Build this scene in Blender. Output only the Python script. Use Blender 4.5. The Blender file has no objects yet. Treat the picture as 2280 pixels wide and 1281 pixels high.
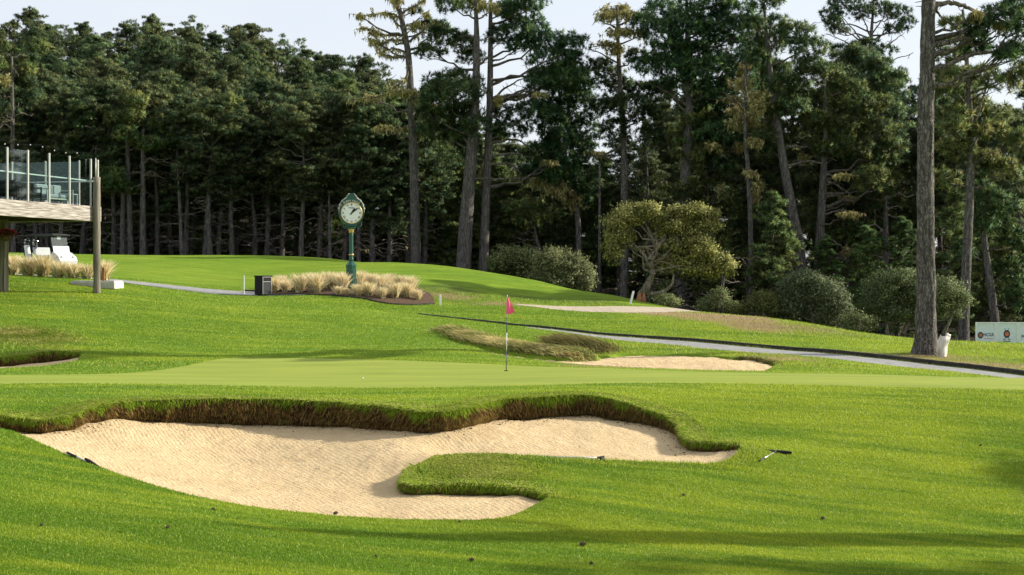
import bpy, math, random
import numpy as np
from mathutils import Vector, Matrix

R = math.radians
sc = bpy.context.scene
COL = sc.collection
rng = np.random.default_rng(7)
random.seed(7)

# ------------------------------------------------------------------ camera, world, sun
F, HZ, CU = 3050.0, 600.0, 1140.0
cam_d = bpy.data.cameras.new('camera')
cam = bpy.data.objects.new('camera', cam_d)
COL.objects.link(cam)
cam.location = (0, 0, 0)
cam.rotation_euler = (R(90), 0, 0)
cam_d.sensor_width = 36.0
cam_d.lens = 36.0 * F / 2280.0
cam_d.shift_y = -(640.5 - HZ) / 2280.0
cam_d.clip_start = 0.1
cam_d.clip_end = 5000
sc.camera = cam

SUN_EL, SUN_AZ = R(25), R(14)          # light travels to -X and a little towards the camera
sun_dir = Vector((-math.cos(SUN_AZ) * math.cos(SUN_EL), -math.sin(SUN_AZ) * math.cos(SUN_EL), -math.sin(SUN_EL)))
sd = bpy.data.lights.new('sun', 'SUN')
sd.energy = 4.8
sd.angle = R(0.5)
sd.color = (1.0, 0.93, 0.80)
sun = bpy.data.objects.new('sun', sd)
COL.objects.link(sun)
sun.rotation_euler = sun_dir.to_track_quat('-Z', 'Y').to_euler()

world = bpy.data.worlds.new('World')
sc.world = world
world.use_nodes = True
wn, wl = world.node_tree.nodes, world.node_tree.links
wn.clear()
wo = wn.new('ShaderNodeOutputWorld')
bg = wn.new('ShaderNodeBackground')
sky = wn.new('ShaderNodeTexSky')
sky.sky_type = 'NISHITA'
sky.sun_disc = False
sky.sun_elevation = SUN_EL
sky.sun_rotation = math.atan2(-sun_dir.x, -sun_dir.y)
sky.air_density = 1.0
sky.dust_density = 2.0
tc = wn.new('ShaderNodeTexCoord')
mp = wn.new('ShaderNodeMapping')
mp.inputs['Scale'].default_value = (1.2, 1.2, 5.0)
nz = wn.new('ShaderNodeTexNoise')
nz.inputs['Scale'].default_value = 2.2
nz.inputs['Detail'].default_value = 5
ramp = wn.new('ShaderNodeValToRGB')
ramp.color_ramp.elements[0].position = 0.30
ramp.color_ramp.elements[0].color = (0.70, 0.70, 0.70, 1)
ramp.color_ramp.elements[1].position = 0.70
ramp.color_ramp.elements[1].color = (0.92, 0.92, 0.92, 1)
mix = wn.new('ShaderNodeMix')
mix.data_type = 'RGBA'
mix.inputs['B'].default_value = (3.7, 3.86, 4.12, 1)       # thin bright cloud layer
bg.inputs['Strength'].default_value = 0.15
wl.new(tc.outputs['Generated'], mp.inputs['Vector'])
wl.new(mp.outputs['Vector'], nz.inputs['Vector'])
wl.new(nz.outputs['Fac'], ramp.inputs['Fac'])
wl.new(ramp.outputs['Color'], mix.inputs['Factor'])
wl.new(sky.outputs['Color'], mix.inputs['A'])
wl.new(mix.outputs['Result'], bg.inputs['Color'])
wl.new(bg.outputs['Background'], wo.inputs['Surface'])

sc.view_settings.view_transform = 'Standard'
sc.view_settings.look = 'None'
sc.view_settings.exposure = 0.66
sc.view_settings.gamma = 1.0
sc.render.engine = 'CYCLES'
sc.cycles.max_bounces = 6
sc.cycles.transparent_max_bounces = 8

# ------------------------------------------------------------------ helpers
def P(u, v, Y):
    """point seen at photo pixel (u, v) that stands Y metres in front of the camera"""
    return np.array([(u - CU) / F * Y, Y, -(v - HZ) / F * Y])

def smooth(a, b, x):
    t = np.clip((x - a) / (b - a), 0, 1)
    return t * t * (3 - 2 * t)

def _hash(ix, iy, seed):
    h = (ix.astype(np.int64) * 374761393 + iy.astype(np.int64) * 668265263 + seed * 974711) & 0x7fffffff
    h = ((h ^ (h >> 13)) * 1274126177) & 0x7fffffff
    return ((h ^ (h >> 16)) & 0xffff) / 65535.0

def vnoise(x, y, seed=0):
    x = np.asarray(x, float); y = np.asarray(y, float)
    ix, iy = np.floor(x), np.floor(y)
    fx, fy = x - ix, y - iy
    fx = fx * fx * (3 - 2 * fx); fy = fy * fy * (3 - 2 * fy)
    a = _hash(ix, iy, seed); b = _hash(ix + 1, iy, seed)
    c = _hash(ix, iy + 1, seed); d = _hash(ix + 1, iy + 1, seed)
    return (a * (1 - fx) + b * fx) * (1 - fy) + (c * (1 - fx) + d * fx) * fy

def fbm(x, y, seed=0, oct=4):
    s, a, t = 0, 1.0, 0
    for k in range(oct):
        s = s + a * vnoise(x * 2 ** k, y * 2 ** k, seed + k * 17); t += a; a *= 0.5
    return s / t

def mesh_np(name, verts, faces, mat=None, col=None, smooth_sh=False, nrm=None):
    """verts Nx3, faces MxK (or list of such arrays), col Nx3"""
    if not isinstance(faces, list): faces = [faces]
    me = bpy.data.meshes.new(name)
    verts = np.asarray(verts, dtype=np.float32)
    loops = np.concatenate([np.asarray(f).ravel() for f in faces]).astype(np.int32)
    tot = np.concatenate([np.full(len(f), np.asarray(f).shape[1]) for f in faces]).astype(np.int32)
    start = np.concatenate([[0], np.cumsum(tot)[:-1]]).astype(np.int32)
    me.vertices.add(len(verts)); me.vertices.foreach_set('co', verts.ravel())
    me.loops.add(len(loops)); me.loops.foreach_set('vertex_index', loops)
    me.polygons.add(len(tot)); me.polygons.foreach_set('loop_start', start); me.polygons.foreach_set('loop_total', tot)
    me.polygons.foreach_set('use_smooth', np.full(len(tot), smooth_sh))
    if col is not None:
        at = me.color_attributes.new('tint', 'FLOAT_COLOR', 'POINT')
        c4 = np.ones((len(verts), 4), dtype=np.float32); c4[:, :3] = col
        at.data.foreach_set('color', c4.ravel())
    if nrm is not None:
        at = me.attributes.new('custom_normal', 'FLOAT_VECTOR', 'POINT'); at.data.foreach_set('vector', np.ascontiguousarray(nrm, dtype=np.float32).ravel())
    me.update(calc_edges=True)
    if nrm is None: me.validate()
    if mat: me.materials.append(mat)
    return me

class MB:
    """collects shapes into one mesh"""
    def __init__(s): s.v = []; s.f = {3: [], 4: []}; s.n = 0; s.c = []; s.nv = []
    def add(s, v, f, col=(1, 1, 1), nv=None):
        v = np.asarray(v, float)
        s.nv.append(nv if nv is not None else np.tile([0.0, -.4, .9], (len(v), 1)))
        if not isinstance(f, list) or (len(f) and np.ndim(f[0]) == 1): f = [np.asarray(f)]
        for a in f:
            a = np.asarray(a)
            if a.size == 0: continue
            k = a.shape[1]
            s.f.setdefault(k, []).append(a + s.n)
        s.v.append(v); s.n += len(v)
        c = np.asarray(col, float)
        s.c.append(np.broadcast_to(c, (len(v), 3)) if c.ndim == 1 else c)
        return s
    def box(s, c, d, rz=0, col=(1, 1, 1), bev=0.0, M=None):
        hx, hy, hz = d[0] / 2, d[1] / 2, d[2] / 2
        b = min(bev, hx * .9, hy * .9, hz * .9)
        if b <= 0:
            v = np.array([[x, y, z] for x in (-hx, hx) for y in (-hy, hy) for z in (-hz, hz)])
            f = np.array([[0, 1, 3, 2], [4, 6, 7, 5], [0, 4, 5, 1], [2, 3, 7, 6], [0, 2, 6, 4], [1, 5, 7, 3]])
            fs = [f]
        else:
            v = []; idx = {}
            for sx in (-1, 1):
                for sy in (-1, 1):
                    for sz in (-1, 1):
                        for ax in range(3):
                            p = [sx * (hx - b), sy * (hy - b), sz * (hz - b)]
                            p[ax] = (sx * hx, sy * hy, sz * hz)[ax]
                            idx[(sx, sy, sz, ax)] = len(v); v.append(p)
            q, t = [], []
            S = (-1, 1)
            for ax in range(3):
                o = [a for a in range(3) if a != ax]
                for sa in S:
                    r = []
                    for (p, w) in ((-1, -1), (1, -1), (1, 1), (-1, 1)):
                        k = [0, 0, 0]; k[ax] = sa; k[o[0]] = p; k[o[1]] = w
                        r.append(idx[(*k, ax)])
                    q.append(r)
            for ax in range(3):      # edges parallel to ax
                o = [a for a in range(3) if a != ax]
                for p in S:
                    for w in S:
                        def g(sa, fa):
                            k = [0, 0, 0]; k[ax] = sa; k[o[0]] = p; k[o[1]] = w
                            return idx[(*k, fa)]
                        q.append([g(-1, o[0]), g(1, o[0]), g(1, o[1]), g(-1, o[1])])
            for sx in S:
                for sy in S:
                    for sz in S: t.append([idx[(sx, sy, sz, a)] for a in range(3)])
            v = np.array(v); fs = [np.array(q), np.array(t)]
        if rz:
            cs, sn = math.cos(rz), math.sin(rz)
            v = np.c_[v[:, 0] * cs - v[:, 1] * sn, v[:, 0] * sn + v[:, 1] * cs, v[:, 2]]
        if M is not None: v = v @ np.array(M.to_3x3()).T
        return s.add(v + np.array(c), fs, col)
    def tube(s, pts, rad, n=8, col=(1, 1, 1), cap=True):
        pts = np.asarray(pts, float); m = len(pts)
        rad = np.broadcast_to(np.asarray(rad, float), (m,))
        tan = np.gradient(pts, axis=0); tan /= np.linalg.norm(tan, axis=1)[:, None] + 1e-9
        ref = np.array([0.0, 0, 1]) if abs(tan[:, 2]).mean() < .8 else np.array([1.0, 0, 0])
        a = np.cross(tan, ref); a /= np.linalg.norm(a, axis=1)[:, None] + 1e-9
        b = np.cross(tan, a)
        th = np.arange(n) / n * 2 * math.pi
        v = pts[:, None] + rad[:, None, None] * (a[:, None] * np.cos(th)[None, :, None] + b[:, None] * np.sin(th)[None, :, None])
        v = v.reshape(-1, 3)
        i = np.arange(m - 1)[:, None] * n; j = np.arange(n)[None]; j2 = (j + 1) % n
        f = np.stack([i + j, i + j2, i + n + j2, i + n + j], -1).reshape(-1, 4)
        fs = [f]
        if cap:
            v = np.vstack([v, pts[0], pts[-1]]); q = np.arange(n); q2 = (q + 1) % n
            c0 = m * n
            fs.append(np.vstack([np.c_[q2, q, np.full(n, c0)], np.c_[(m - 1) * n + q, (m - 1) * n + q2, np.full(n, c0 + 1)]]))
        return s.add(v, fs, col)
    def lathe(s, prof, c=(0, 0, 0), n=24, col=(1, 1, 1)):
        """prof: list of (r, z)"""
        prof = np.asarray(prof, float)
        return s.tube(np.c_[np.full(len(prof), c[0]), np.full(len(prof), c[1]), prof[:, 1] + c[2]] + np.c_[np.zeros(len(prof)), np.zeros(len(prof)), np.arange(len(prof)) * 1e-5],
                      prof[:, 0], n, col)
    def prism(s, outline, y0, y1, col=(1, 1, 1)):
        """outline in x,z extruded from y0 to y1"""
        o = np.asarray(outline, float); n = len(o)
        v = np.vstack([np.c_[o[:, 0], np.full(n, y0), o[:, 1]], np.c_[o[:, 0], np.full(n, y1), o[:, 1]]])
        q = np.arange(n); q2 = (q + 1) % n
        s.add(v, [np.c_[q, q2, n + q2, n + q]], col)
        s.f.setdefault(n, []).append(np.arange(n)[None] + s.n - 2 * n)
        s.f[n].append(np.arange(n)[::-1][None] + s.n - n)
        return s
    def build(s, name, mat, parent=None, sm=False, loc=None, soft=False):
        fs = [np.vstack(a) for k, a in sorted(s.f.items()) if len(a)]
        me = mesh_np(name, np.vstack(s.v), fs, mat, np.vstack(s.c), sm or soft, np.vstack(s.nv) if soft else None)
        o = bpy.data.objects.new(name, me); COL.objects.link(o)
        if parent is not None: o.parent = parent
        if loc is not None: o.location = loc
        return o

def tag(o, label=None, cat=None, group=None, kind=None):
    if label: o['label'] = label
    if cat: o['category'] = cat
    if group: o['group'] = group
    if kind: o['kind'] = kind
    return o

def empty(name, loc, label, cat, group=None, rz=0):
    o = bpy.data.objects.new(name, None); COL.objects.link(o)
    o.location = loc; o.rotation_euler = (0, 0, rz); o.empty_display_size = .2
    return tag(o, label, cat, group)

def copy_tree(o, parent=None):
    c = o.copy(); COL.objects.link(c)
    if parent is not None: c.parent = parent
    for ch in list(o.children): copy_tree(ch, c)
    return c

# ------------------------------------------------------------------ materials
def new_mat(name):
    m = bpy.data.materials.new(name); m.use_nodes = True
    n, l = m.node_tree.nodes, m.node_tree.links
    return m, n, l, n['Principled BSDF']

def ramp_node(n, stops):
    r = n.new('ShaderNodeValToRGB')
    while len(r.color_ramp.elements) < len(stops): r.color_ramp.elements.new(0.5)
    for e, (p, c) in zip(r.color_ramp.elements, stops):
        e.position = p; e.color = (*c, 1)
    return r

def noise_node(n, l, scale, detail=4, rough=0.55, vec=None, sx=(1, 1, 1), obj=False):
    t = n.new('ShaderNodeTexCoord') if vec is None else None
    src = vec
    if src is None:
        if obj: src = t.outputs['Object']
        else:
            g = n.new('ShaderNodeNewGeometry'); src = g.outputs['Position']
    mpn = n.new('ShaderNodeMapping'); mpn.inputs['Scale'].default_value = sx
    l.new(src, mpn.inputs['Vector'])
    k = n.new('ShaderNodeTexNoise'); k.inputs['Scale'].default_value = scale
    k.inputs['Detail'].default_value = detail; k.inputs['Roughness'].default_value = rough
    l.new(mpn.outputs['Vector'], k.inputs['Vector'])
    return k

def mixc(n, l, fac, a, b, mode='MIX'):
    m = n.new('ShaderNodeMix'); m.data_type = 'RGBA'; m.blend_type = mode
    for inp, val in (('Factor', fac), ('A', a), ('B', b)):
        if hasattr(val, 'is_linked') or hasattr(val, 'links'): l.new(val, m.inputs[inp])
        elif inp == 'Factor': m.inputs[inp].default_value = val
        else: m.inputs[inp].default_value = (*val, 1)
    return m.outputs['Result']

def bump(n, l, b, h, strength, dist):
    k = n.new('ShaderNodeBump'); k.inputs['Strength'].default_value = strength; k.inputs['Distance'].default_value = dist
    l.new(h, k.inputs['Height']); l.new(k.outputs['Normal'], b.inputs['Normal'])
    return k

def plain(name, c1, c2=None, scale=6, rough=.6, metal=0, bmp=0.0, sx=(1, 1, 1), bscale=None, spec=.4, tint=False):
    m, n, l, b = new_mat(name)
    c2 = c2 or tuple(x * .8 for x in c1)
    k = noise_node(n, l, scale, sx=sx, obj=True)
    r = ramp_node(n, [(.35, c1), (.65, c2)]); l.new(k.outputs['Fac'], r.inputs['Fac'])
    out = r.outputs['Color']
    if tint:
        a = n.new('ShaderNodeVertexColor'); a.layer_name = 'tint'
        out = mixc(n, l, 1.0, out, a.outputs['Color'], 'MULTIPLY')
    l.new(out, b.inputs['Base Color'])
    b.inputs['Roughness'].default_value = rough; b.inputs['Metallic'].default_value = metal
    b.inputs['Specular IOR Level'].default_value = spec
    if bmp: bump(n, l, b, (noise_node(n, l, bscale, sx=sx, obj=True) if bscale else k).outputs['Fac'], 1.0, bmp)
    return m

def leafy(name, trans=0.3, rough=.55, spec=.25, rnd=0.0):
    """foliage or grass: colour from the blades' own tint, part of the light passes through"""
    m, n, l, b = new_mat(name)
    a = n.new('ShaderNodeVertexColor'); a.layer_name = 'tint'
    col = a.outputs['Color']
    if rnd:
        oi = n.new('ShaderNodeObjectInfo')
        hs = n.new('ShaderNodeHueSaturation')
        mr = n.new('ShaderNodeMapRange'); mr.inputs['To Min'].default_value = 1 - rnd; mr.inputs['To Max'].default_value = 1 + rnd
        mh = n.new('ShaderNodeMapRange'); mh.inputs['To Min'].default_value = .5 + .012 ; mh.inputs['To Max'].default_value = .5 - .045
        sn = n.new('ShaderNodeMath'); sn.operation = 'FRACT'
        mu = n.new('ShaderNodeMath'); mu.operation = 'MULTIPLY'; mu.inputs[1].default_value = 7.31
        l.new(oi.outputs['Random'], mr.inputs['Value']); l.new(oi.outputs['Random'], mu.inputs[0])
        l.new(mu.outputs[0], sn.inputs[0]); l.new(sn.outputs[0], mh.inputs['Value'])
        l.new(mr.outputs[0], hs.inputs['Value']); l.new(mh.outputs[0], hs.inputs['Hue'])
        l.new(col, hs.inputs['Color']); col = hs.outputs['Color']
    l.new(col, b.inputs['Base Color']); b.inputs['Roughness'].default_value = rough
    b.inputs['Specular IOR Level'].default_value = spec
    tr = n.new('ShaderNodeBsdfTranslucent'); l.new(col, tr.inputs['Color'])
    mx = n.new('ShaderNodeMixShader'); mx.inputs['Fac'].default_value = trans
    l.new(b.outputs['BSDF'], mx.inputs[1]); l.new(tr.outputs['BSDF'], mx.inputs[2])
    l.new(mx.outputs['Shader'], n['Material Output'].inputs['Surface'])
    return m

def bark_mat(name, c1, c2, c3, sc_=1.0):
    m, n, l, b = new_mat(name)
    k = noise_node(n, l, 9 * sc_, 5, .6, sx=(1, 1, .18), obj=True)
    v = n.new('ShaderNodeTexVoronoi'); v.feature = 'DISTANCE_TO_EDGE'; v.inputs['Scale'].default_value = 11 * sc_
    t = n.new('ShaderNodeTexCoord'); mpn = n.new('ShaderNodeMapping'); mpn.inputs['Scale'].default_value = (1, 1, .17)
    dn = n.new('ShaderNodeTexNoise'); dn.inputs['Scale'].default_value = 5; dn.inputs['Detail'].default_value = 4
    l.new(t.outputs['Object'], dn.inputs['Vector'])
    dm = n.new('ShaderNodeMix'); dm.data_type = 'RGBA'; dm.blend_type = 'LINEAR_LIGHT'; dm.inputs['Factor'].default_value = .16
    l.new(t.outputs['Object'], dm.inputs['A']); l.new(dn.outputs['Color'], dm.inputs['B'])
    l.new(dm.outputs['Result'], mpn.inputs['Vector']); l.new(mpn.outputs['Vector'], v.inputs['Vector'])
    r = ramp_node(n, [(.3, c1), (.5, c2), (.72, c3)]); l.new(k.outputs['Fac'], r.inputs['Fac'])
    rr = ramp_node(n, [(0, (.45, .42, .40)), (.14, (1, 1, 1))]); l.new(v.outputs['Distance'], rr.inputs['Fac'])
    c = mixc(n, l, 1.0, r.outputs['Color'], rr.outputs['Color'], 'MULTIPLY')
    a = n.new('ShaderNodeVertexColor'); a.layer_name = 'tint'
    c = mixc(n, l, 1.0, c, a.outputs['Color'], 'MULTIPLY')
    l.new(c, b.inputs['Base Color']); b.inputs['Roughness'].default_value = .9; b.inputs['Specular IOR Level'].default_value = .15
    ma = n.new('ShaderNodeMath'); ma.operation = 'MINIMUM'; ma.inputs[1].default_value = .16
    l.new(v.outputs['Distance'], ma.inputs[0])
    ad = n.new('ShaderNodeMath'); ad.operation = 'MULTIPLY_ADD'; ad.inputs[1].default_value = 4.0
    l.new(ma.outputs[0], ad.inputs[0]); l.new(k.outputs['Fac'], ad.inputs[2])
    bump(n, l, b, ad.outputs[0], 1.0, .05)
    return m

def ground_mat():
    m, n, l, b = new_mat('mown grass')
    big = noise_node(n, l, .16, 4, .6)
    mid = noise_node(n, l, 1.3, 6, .72, sx=(.3, 1.8, 1))
    fin = noise_node(n, l, 28, 6, .8)
    c = ramp_node(n, [(.30, (.102, .188, .012)), (.50, (.170, .268, .018)), (.72, (.280, .365, .032))])
    l.new(mid.outputs['Fac'], c.inputs['Fac'])
    c2 = ramp_node(n, [(.35, (.84, .92, .8)), (.65, (1.12, 1.05, 1.1))]); l.new(big.outputs['Fac'], c2.inputs['Fac'])
    col = mixc(n, l, 1.0, c.outputs['Color'], c2.outputs['Color'], 'MULTIPLY')
    c3 = ramp_node(n, [(.3, (.58, .62, .5)), (.52, (1, 1, 1)), (.75, (1.5, 1.4, 1.6))]); l.new(fin.outputs['Fac'], c3.inputs['Fac'])
    col = mixc(n, l, .95, col, c3.outputs['Color'], 'MULTIPLY')
    a = n.new('ShaderNodeVertexColor'); a.layer_name = 'tint'          # R dry grass, G rough, B forest floor
    sp = n.new('ShaderNodeSeparateColor'); l.new(a.outputs['Color'], sp.inputs['Color'])
    dn = noise_node(n, l, 1.1, 6, .75, sx=(.6, 1.4, 1))
    rd = ramp_node(n, [(.32, (.23, .17, .075)), (.66, (.42, .32, .17))]); l.new(fin.outputs['Fac'], rd.inputs['Fac'])
    def fac(ch, g=1.0):
        q = n.new('ShaderNodeMath'); q.operation = 'ADD'; l.new(dn.outputs['Fac'], q.inputs[0]); l.new(sp.outputs[ch], q.inputs[1])
        r_ = n.new('ShaderNodeMapRange'); r_.inputs['From Min'].default_value = .85; r_.inputs['From Max'].default_value = 1.12
        l.new(q.outputs[0], r_.inputs['Value']); return r_.outputs[0]
    col = mixc(n, l, fac('Red'), col, rd.outputs['Color'])
    ro = ramp_node(n, [(.3, (.05, .10, .012)), (.6, (.13, .17, .03)), (.75, (.25, .24, .08))]); l.new(fin.outputs['Fac'], ro.inputs['Fac'])
    col = mixc(n, l, fac('Green'), col, ro.outputs['Color'])
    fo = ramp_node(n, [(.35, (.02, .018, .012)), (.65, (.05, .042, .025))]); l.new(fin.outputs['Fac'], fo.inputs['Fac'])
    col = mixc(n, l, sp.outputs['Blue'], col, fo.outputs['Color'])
    l.new(col, b.inputs['Base Color']); b.inputs['Roughness'].default_value = .85; b.inputs['Specular IOR Level'].default_value = .12
    f2 = noise_node(n, l, 45, 4, .8)
    bump(n, l, b, f2.outputs['Fac'], .9, .05)
    return m

def green_mat():
    m, n, l, b = new_mat('putting surface')
    mid = noise_node(n, l, .9, 6, .7, sx=(.22, 2.2, 1))
    fin = noise_node(n, l, 40, 4, .7)
    c = ramp_node(n, [(.32, (.180, .235, .030)), (.68, (.285, .335, .050))]); l.new(mid.outputs['Fac'], c.inputs['Fac'])
    c3 = ramp_node(n, [(.3, (.85, .86, .8)), (.7, (1.14, 1.12, 1.2))]); l.new(fin.outputs['Fac'], c3.inputs['Fac'])
    l.new(mixc(n, l, 1.0, c.outputs['Color'], c3.outputs['Color'], 'MULTIPLY'), b.inputs['Base Color'])
    b.inputs['Roughness'].default_value = .8; b.inputs['Specular IOR Level'].default_value = .15
    bump(n, l, b, fin.outputs['Fac'], .5, .01)
    return m

def sand_mat():
    m, n, l, b = new_mat('bunker sand')
    k = noise_node(n, l, .8, 5, .6)
    fin = noise_node(n, l, 35, 6, .75)
    rake = noise_node(n, l, 9, 3, .6, sx=(1.0, 1.0, 1))
    c = ramp_node(n, [(.3, (.64, .49, .285)), (.7, (.76, .60, .37))]); l.new(k.outputs['Fac'], c.inputs['Fac'])
    c3 = ramp_node(n, [(.3, (.66, .62, .55)), (.7, (1.14, 1.12, 1.1))]); l.new(fin.outputs['Fac'], c3.inputs['Fac'])
    l.new(mixc(n, l, 1.0, c.outputs['Color'], c3.outputs['Color'], 'MULTIPLY'), b.inputs['Base Color'])
    b.inputs['Roughness'].default_value = .95; b.inputs['Specular IOR Level'].default_value = .1
    g = n.new('ShaderNodeNewGeometry'); wv = n.new('ShaderNodeTexWave'); wv.bands_direction = 'X'; wv.inputs['Scale'].default_value = 3.4
    wv.inputs['Distortion'].default_value = 9.0; wv.inputs['Detail'].default_value = 2; wv.inputs['Detail Scale'].default_value = .22
    mw = n.new('ShaderNodeMapping'); mw.inputs['Rotation'].default_value = (0, 0, R(-28)); l.new(g.outputs['Position'], mw.inputs['Vector']); l.new(mw.outputs['Vector'], wv.inputs['Vector'])
    foot = noise_node(n, l, 3.2, 3, .5)
    def mad(a, k, c):
        q = n.new('ShaderNodeMath'); q.operation = 'MULTIPLY_ADD'; q.inputs[1].default_value = k; l.new(a, q.inputs[0]); l.new(c, q.inputs[2]); return q.outputs[0]
    hh = mad(rake.outputs['Fac'], 1.4, fin.outputs['Fac']); hh = mad(wv.outputs['Fac'], .20, hh); hh = mad(foot.outputs['Fac'], 2.2, hh)
    bump(n, l, b, hh, 1.0, .042)
    return m

M_ground, M_green, M_sand = ground_mat(), green_mat(), sand_mat()
M_blade = leafy('grass blades', .35, .5, .3)
M_thatch = leafy('thatch', .3, .9, .05)
M_needle = leafy('pine needles', .32, .6, .15, rnd=.22)
M_leaf = leafy('oak leaves', .42, .6, .15)
M_lichen = leafy('lichen', .3, .9, .05)
M_bark = bark_mat('pine bark', (.066, .060, .056), (.145, .133, .122), (.26, .24, .215))
M_bark2 = bark_mat('oak bark', (.15, .13, .095), (.28, .25, .185), (.42, .38, .30), 1.6)
M_soil = plain('thatch soil', (.030, .020, .011), (.075, .05, .026), 14, .95, bmp=.05, bscale=20, spec=.05)
M_mulch = plain('mulch', (.07, .045, .03), (.16, .11, .075), 18, .95, bmp=.05, bscale=25, spec=.05)
M_path = plain('asphalt path', (.22, .217, .213), (.31, .305, .295), 3, .9, bmp=.006, bscale=60, spec=.2)
M_paver = plain('paver path', (.36, .30, .22), (.48, .41, .31), 4, .9, bmp=.01, bscale=30, spec=.2)
M_kerb = plain('timber edging', (.022, .019, .016), (.05, .043, .035), 5, .85, bmp=.02, bscale=12)

# ------------------------------------------------------------------ terrain function
rimA = [(-60,935,27,948),(0,925,27.5,956),(80,934,27.5,962),(150,926,27.9,958),(200,906,28.6,941),(300,893,29.6,934),(500,888,30.4,942),(700,893,30.4,949),
        (850,905,29.3,957),(960,917,28.4,963),(1040,905,28.9,950),(1100,890,30.2,936),(1200,884,30.7,930),(1300,880,31,924),(1400,897,30.6,938),
        (1480,925,29.9,957),(1518,950,29.3,975),(1530,976,28.3,998),(1560,984,28.0,1004),(1648,989,27.7,1001)]
rimB = [(1652,1000,27.2),(1605,1030,26.5),(1500,1030,26.3),(1300,1022,26.1),(1180,1016,26.0),(1050,1012,25.9),(970,1016,25.7)]
rimC = [(920,1036,25.1,1062),(903,1068,24.2,1092),(925,1080,23.8,1100),(1000,1081,23.7,1101),(1100,1083,23.6,1101),(1180,1092,23.4,1105),(1228,1106,23.0,1111)]
rimD = [(1190,1126,22.5),(1120,1153,21.8),(1000,1158,21.6),(800,1151,21.6),(600,1133,21.8),(450,1106,22.1),(330,1076,22.7),(240,1046,23.3),(130,1003,24.3),(60,973,24.9),(0,954,25.5),(-60,941,26.0)]
rimL_far = [(-80,801,42.4,822),(0,796,42.2,818),(40,792,42.5,814),(110,782,43.4,806),(185,785,43.2,796)]
rimL_near = [(172,802,41.4),(100,814,40),(0,820,39.4),(-80,826,38.9)]
rimF_near = [(985,745,50.5),(1050,770,47.2),(1150,795,44.2),(1300,812,42.2),(1500,822,41.4),(1700,826,41.0)]
rimF_far = [(1728,812,43.5),(1700,803,45),(1640,797,46.2),(1560,790,47.4),(1400,788,47.8),(1350,792,47.0),(1290,801,45.0),(1220,797,45.3),(1150,788,46.2),(1060,770,48.2),(1000,751,50.2)]

ctrl = [P(*t[:3]) for t in rimA + rimB + rimC + rimD + rimL_far + rimL_near + rimF_near + rimF_far]
ctrl += [P(*t) for t in [
    # foreground
    (-300,1281,15.2),(0,1281,16),(400,1281,16.8),(800,1281,17.6),(1200,1281,18.3),(1700,1281,19.1),(2280,1281,20),(2700,1281,20.6),
    (0,1100,19.8),(-300,1050,21),(200,1150,19.3),(420,1160,19.6),(800,1200,19.8),(1300,1200,20.9),(1700,1198,21.8),(2280,1183,23.6),(2700,1170,24.6),
    (1400,1100,23.8),(1500,1060,25.2),(1720,1010,27.2),(1700,1100,24.6),(1950,1050,26.6),(2280,1100,25.9),(2280,1000,28.9),(2000,950,29.9),(2280,900,32.0),(2700,950,31),(1750,930,30.2),
    (1100,1050,24.8),(1250,1060,24.8),(0,960,25.0),(-300,960,24.5),
    # apron and green
    (-300,865,32.5),(0,856,33.2),(600,861,33.2),(1200,858,33.4),(1700,855,33.8),(2280,869,33.5),(2700,880,33.4),
    (-300,836,36.5),(0,834,36.6),(250,833,36.8),(500,797,43),(700,797,43),(1127,826,38.6),(900,835,37.3),(1120,811,40.8),(1340,819,39.9),(1700,829,39.2),(2280,842,38.2),(2700,855,37),
    # slope behind the green
    (-300,800,42),(0,755,45.5),(0,700,50),(0,650,55.5),(0,614,60),(-300,600,58),(300,760,46.5),(300,700,52),(300,660,56.5),(250,632,59.5),(560,700,54.5),(600,658,62.5),
    (800,760,48.5),(800,700,56.5),(830,684,60),(900,740,51.5),(1000,724,54.5),(960,690,60.5),(1200,700,60),(1200,740,53.2),(1450,770,50.5),(1450,720,58),
    (1700,790,47),(1850,812,43.5),(2000,828,41.5),(2150,842,40.0),
    # path line
    (930,700,59),(1130,722,57),(1330,744,55),(1500,757,53.5),(1700,775,51),(1850,788,49.5),(2000,803,47.8),(2140,818,46),(2280,836,44),(2450,860,42),(2700,890,40.5),
    (1700,787,48.8),(2000,816,45.4),(2280,846,42),
    (2062,790,50),(2280,800,49.5),(2600,820,48),(2280,764,60),(2600,768,60),(2150,760,60),(2000,752,61.5),(1850,730,62.5),(1700,707,63.5),(1550,696,64),(1470,693,63.5),
    # bed and mound
    (540,652,64),(782,643,64),(900,660,63),(960,672,63),(980,677,62.5),(208,626,59.5),(100,617,62),(0,612,64),(300,605,70),(560,615,72),(800,612,71),(1000,648,66),(1100,684,61.5),(1200,658,68),(1300,690,62.5),(1400,690,63),
    (-300,560,84),(0,563,85),(300,568,86),(560,570,88),(700,573,86),(760,583,83),(900,587,82),(1050,600,78),(1200,626,74),(1350,657,69),(1420,680,66.5)]]
for (u, Y, z) in [(-300,100,.3),(0,100,.4),(300,101,.4),(560,103,.3),(760,98,-.3),(900,97,-.4),(1050,92,-1.0),(1200,87,-1.7),(1350,80,-2.3),(1450,76,-2.7),(1600,78,-3.1),
                  (1800,78,-3.7),(2000,75,-4.0),(2280,73,-4.2),(2700,75,-4.2),(0,150,.2),(1000,150,-2),(2200,150,-4.5),(-800,220,0),(1000,260,-2),(3000,260,-4.5),(-1200,60,.5),(-1200,30,-2),(3600,40,-3.4),(3600,70,-4),
                  (0,8,-2.9),(1140,8,-3.2),(2280,8,-3.6),(-1500,8,-2.7),(4000,8,-3.9)]:
    ctrl.append(np.array([(u - CU) / F * Y, Y, z]))
ctrl = np.array(ctrl)

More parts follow.
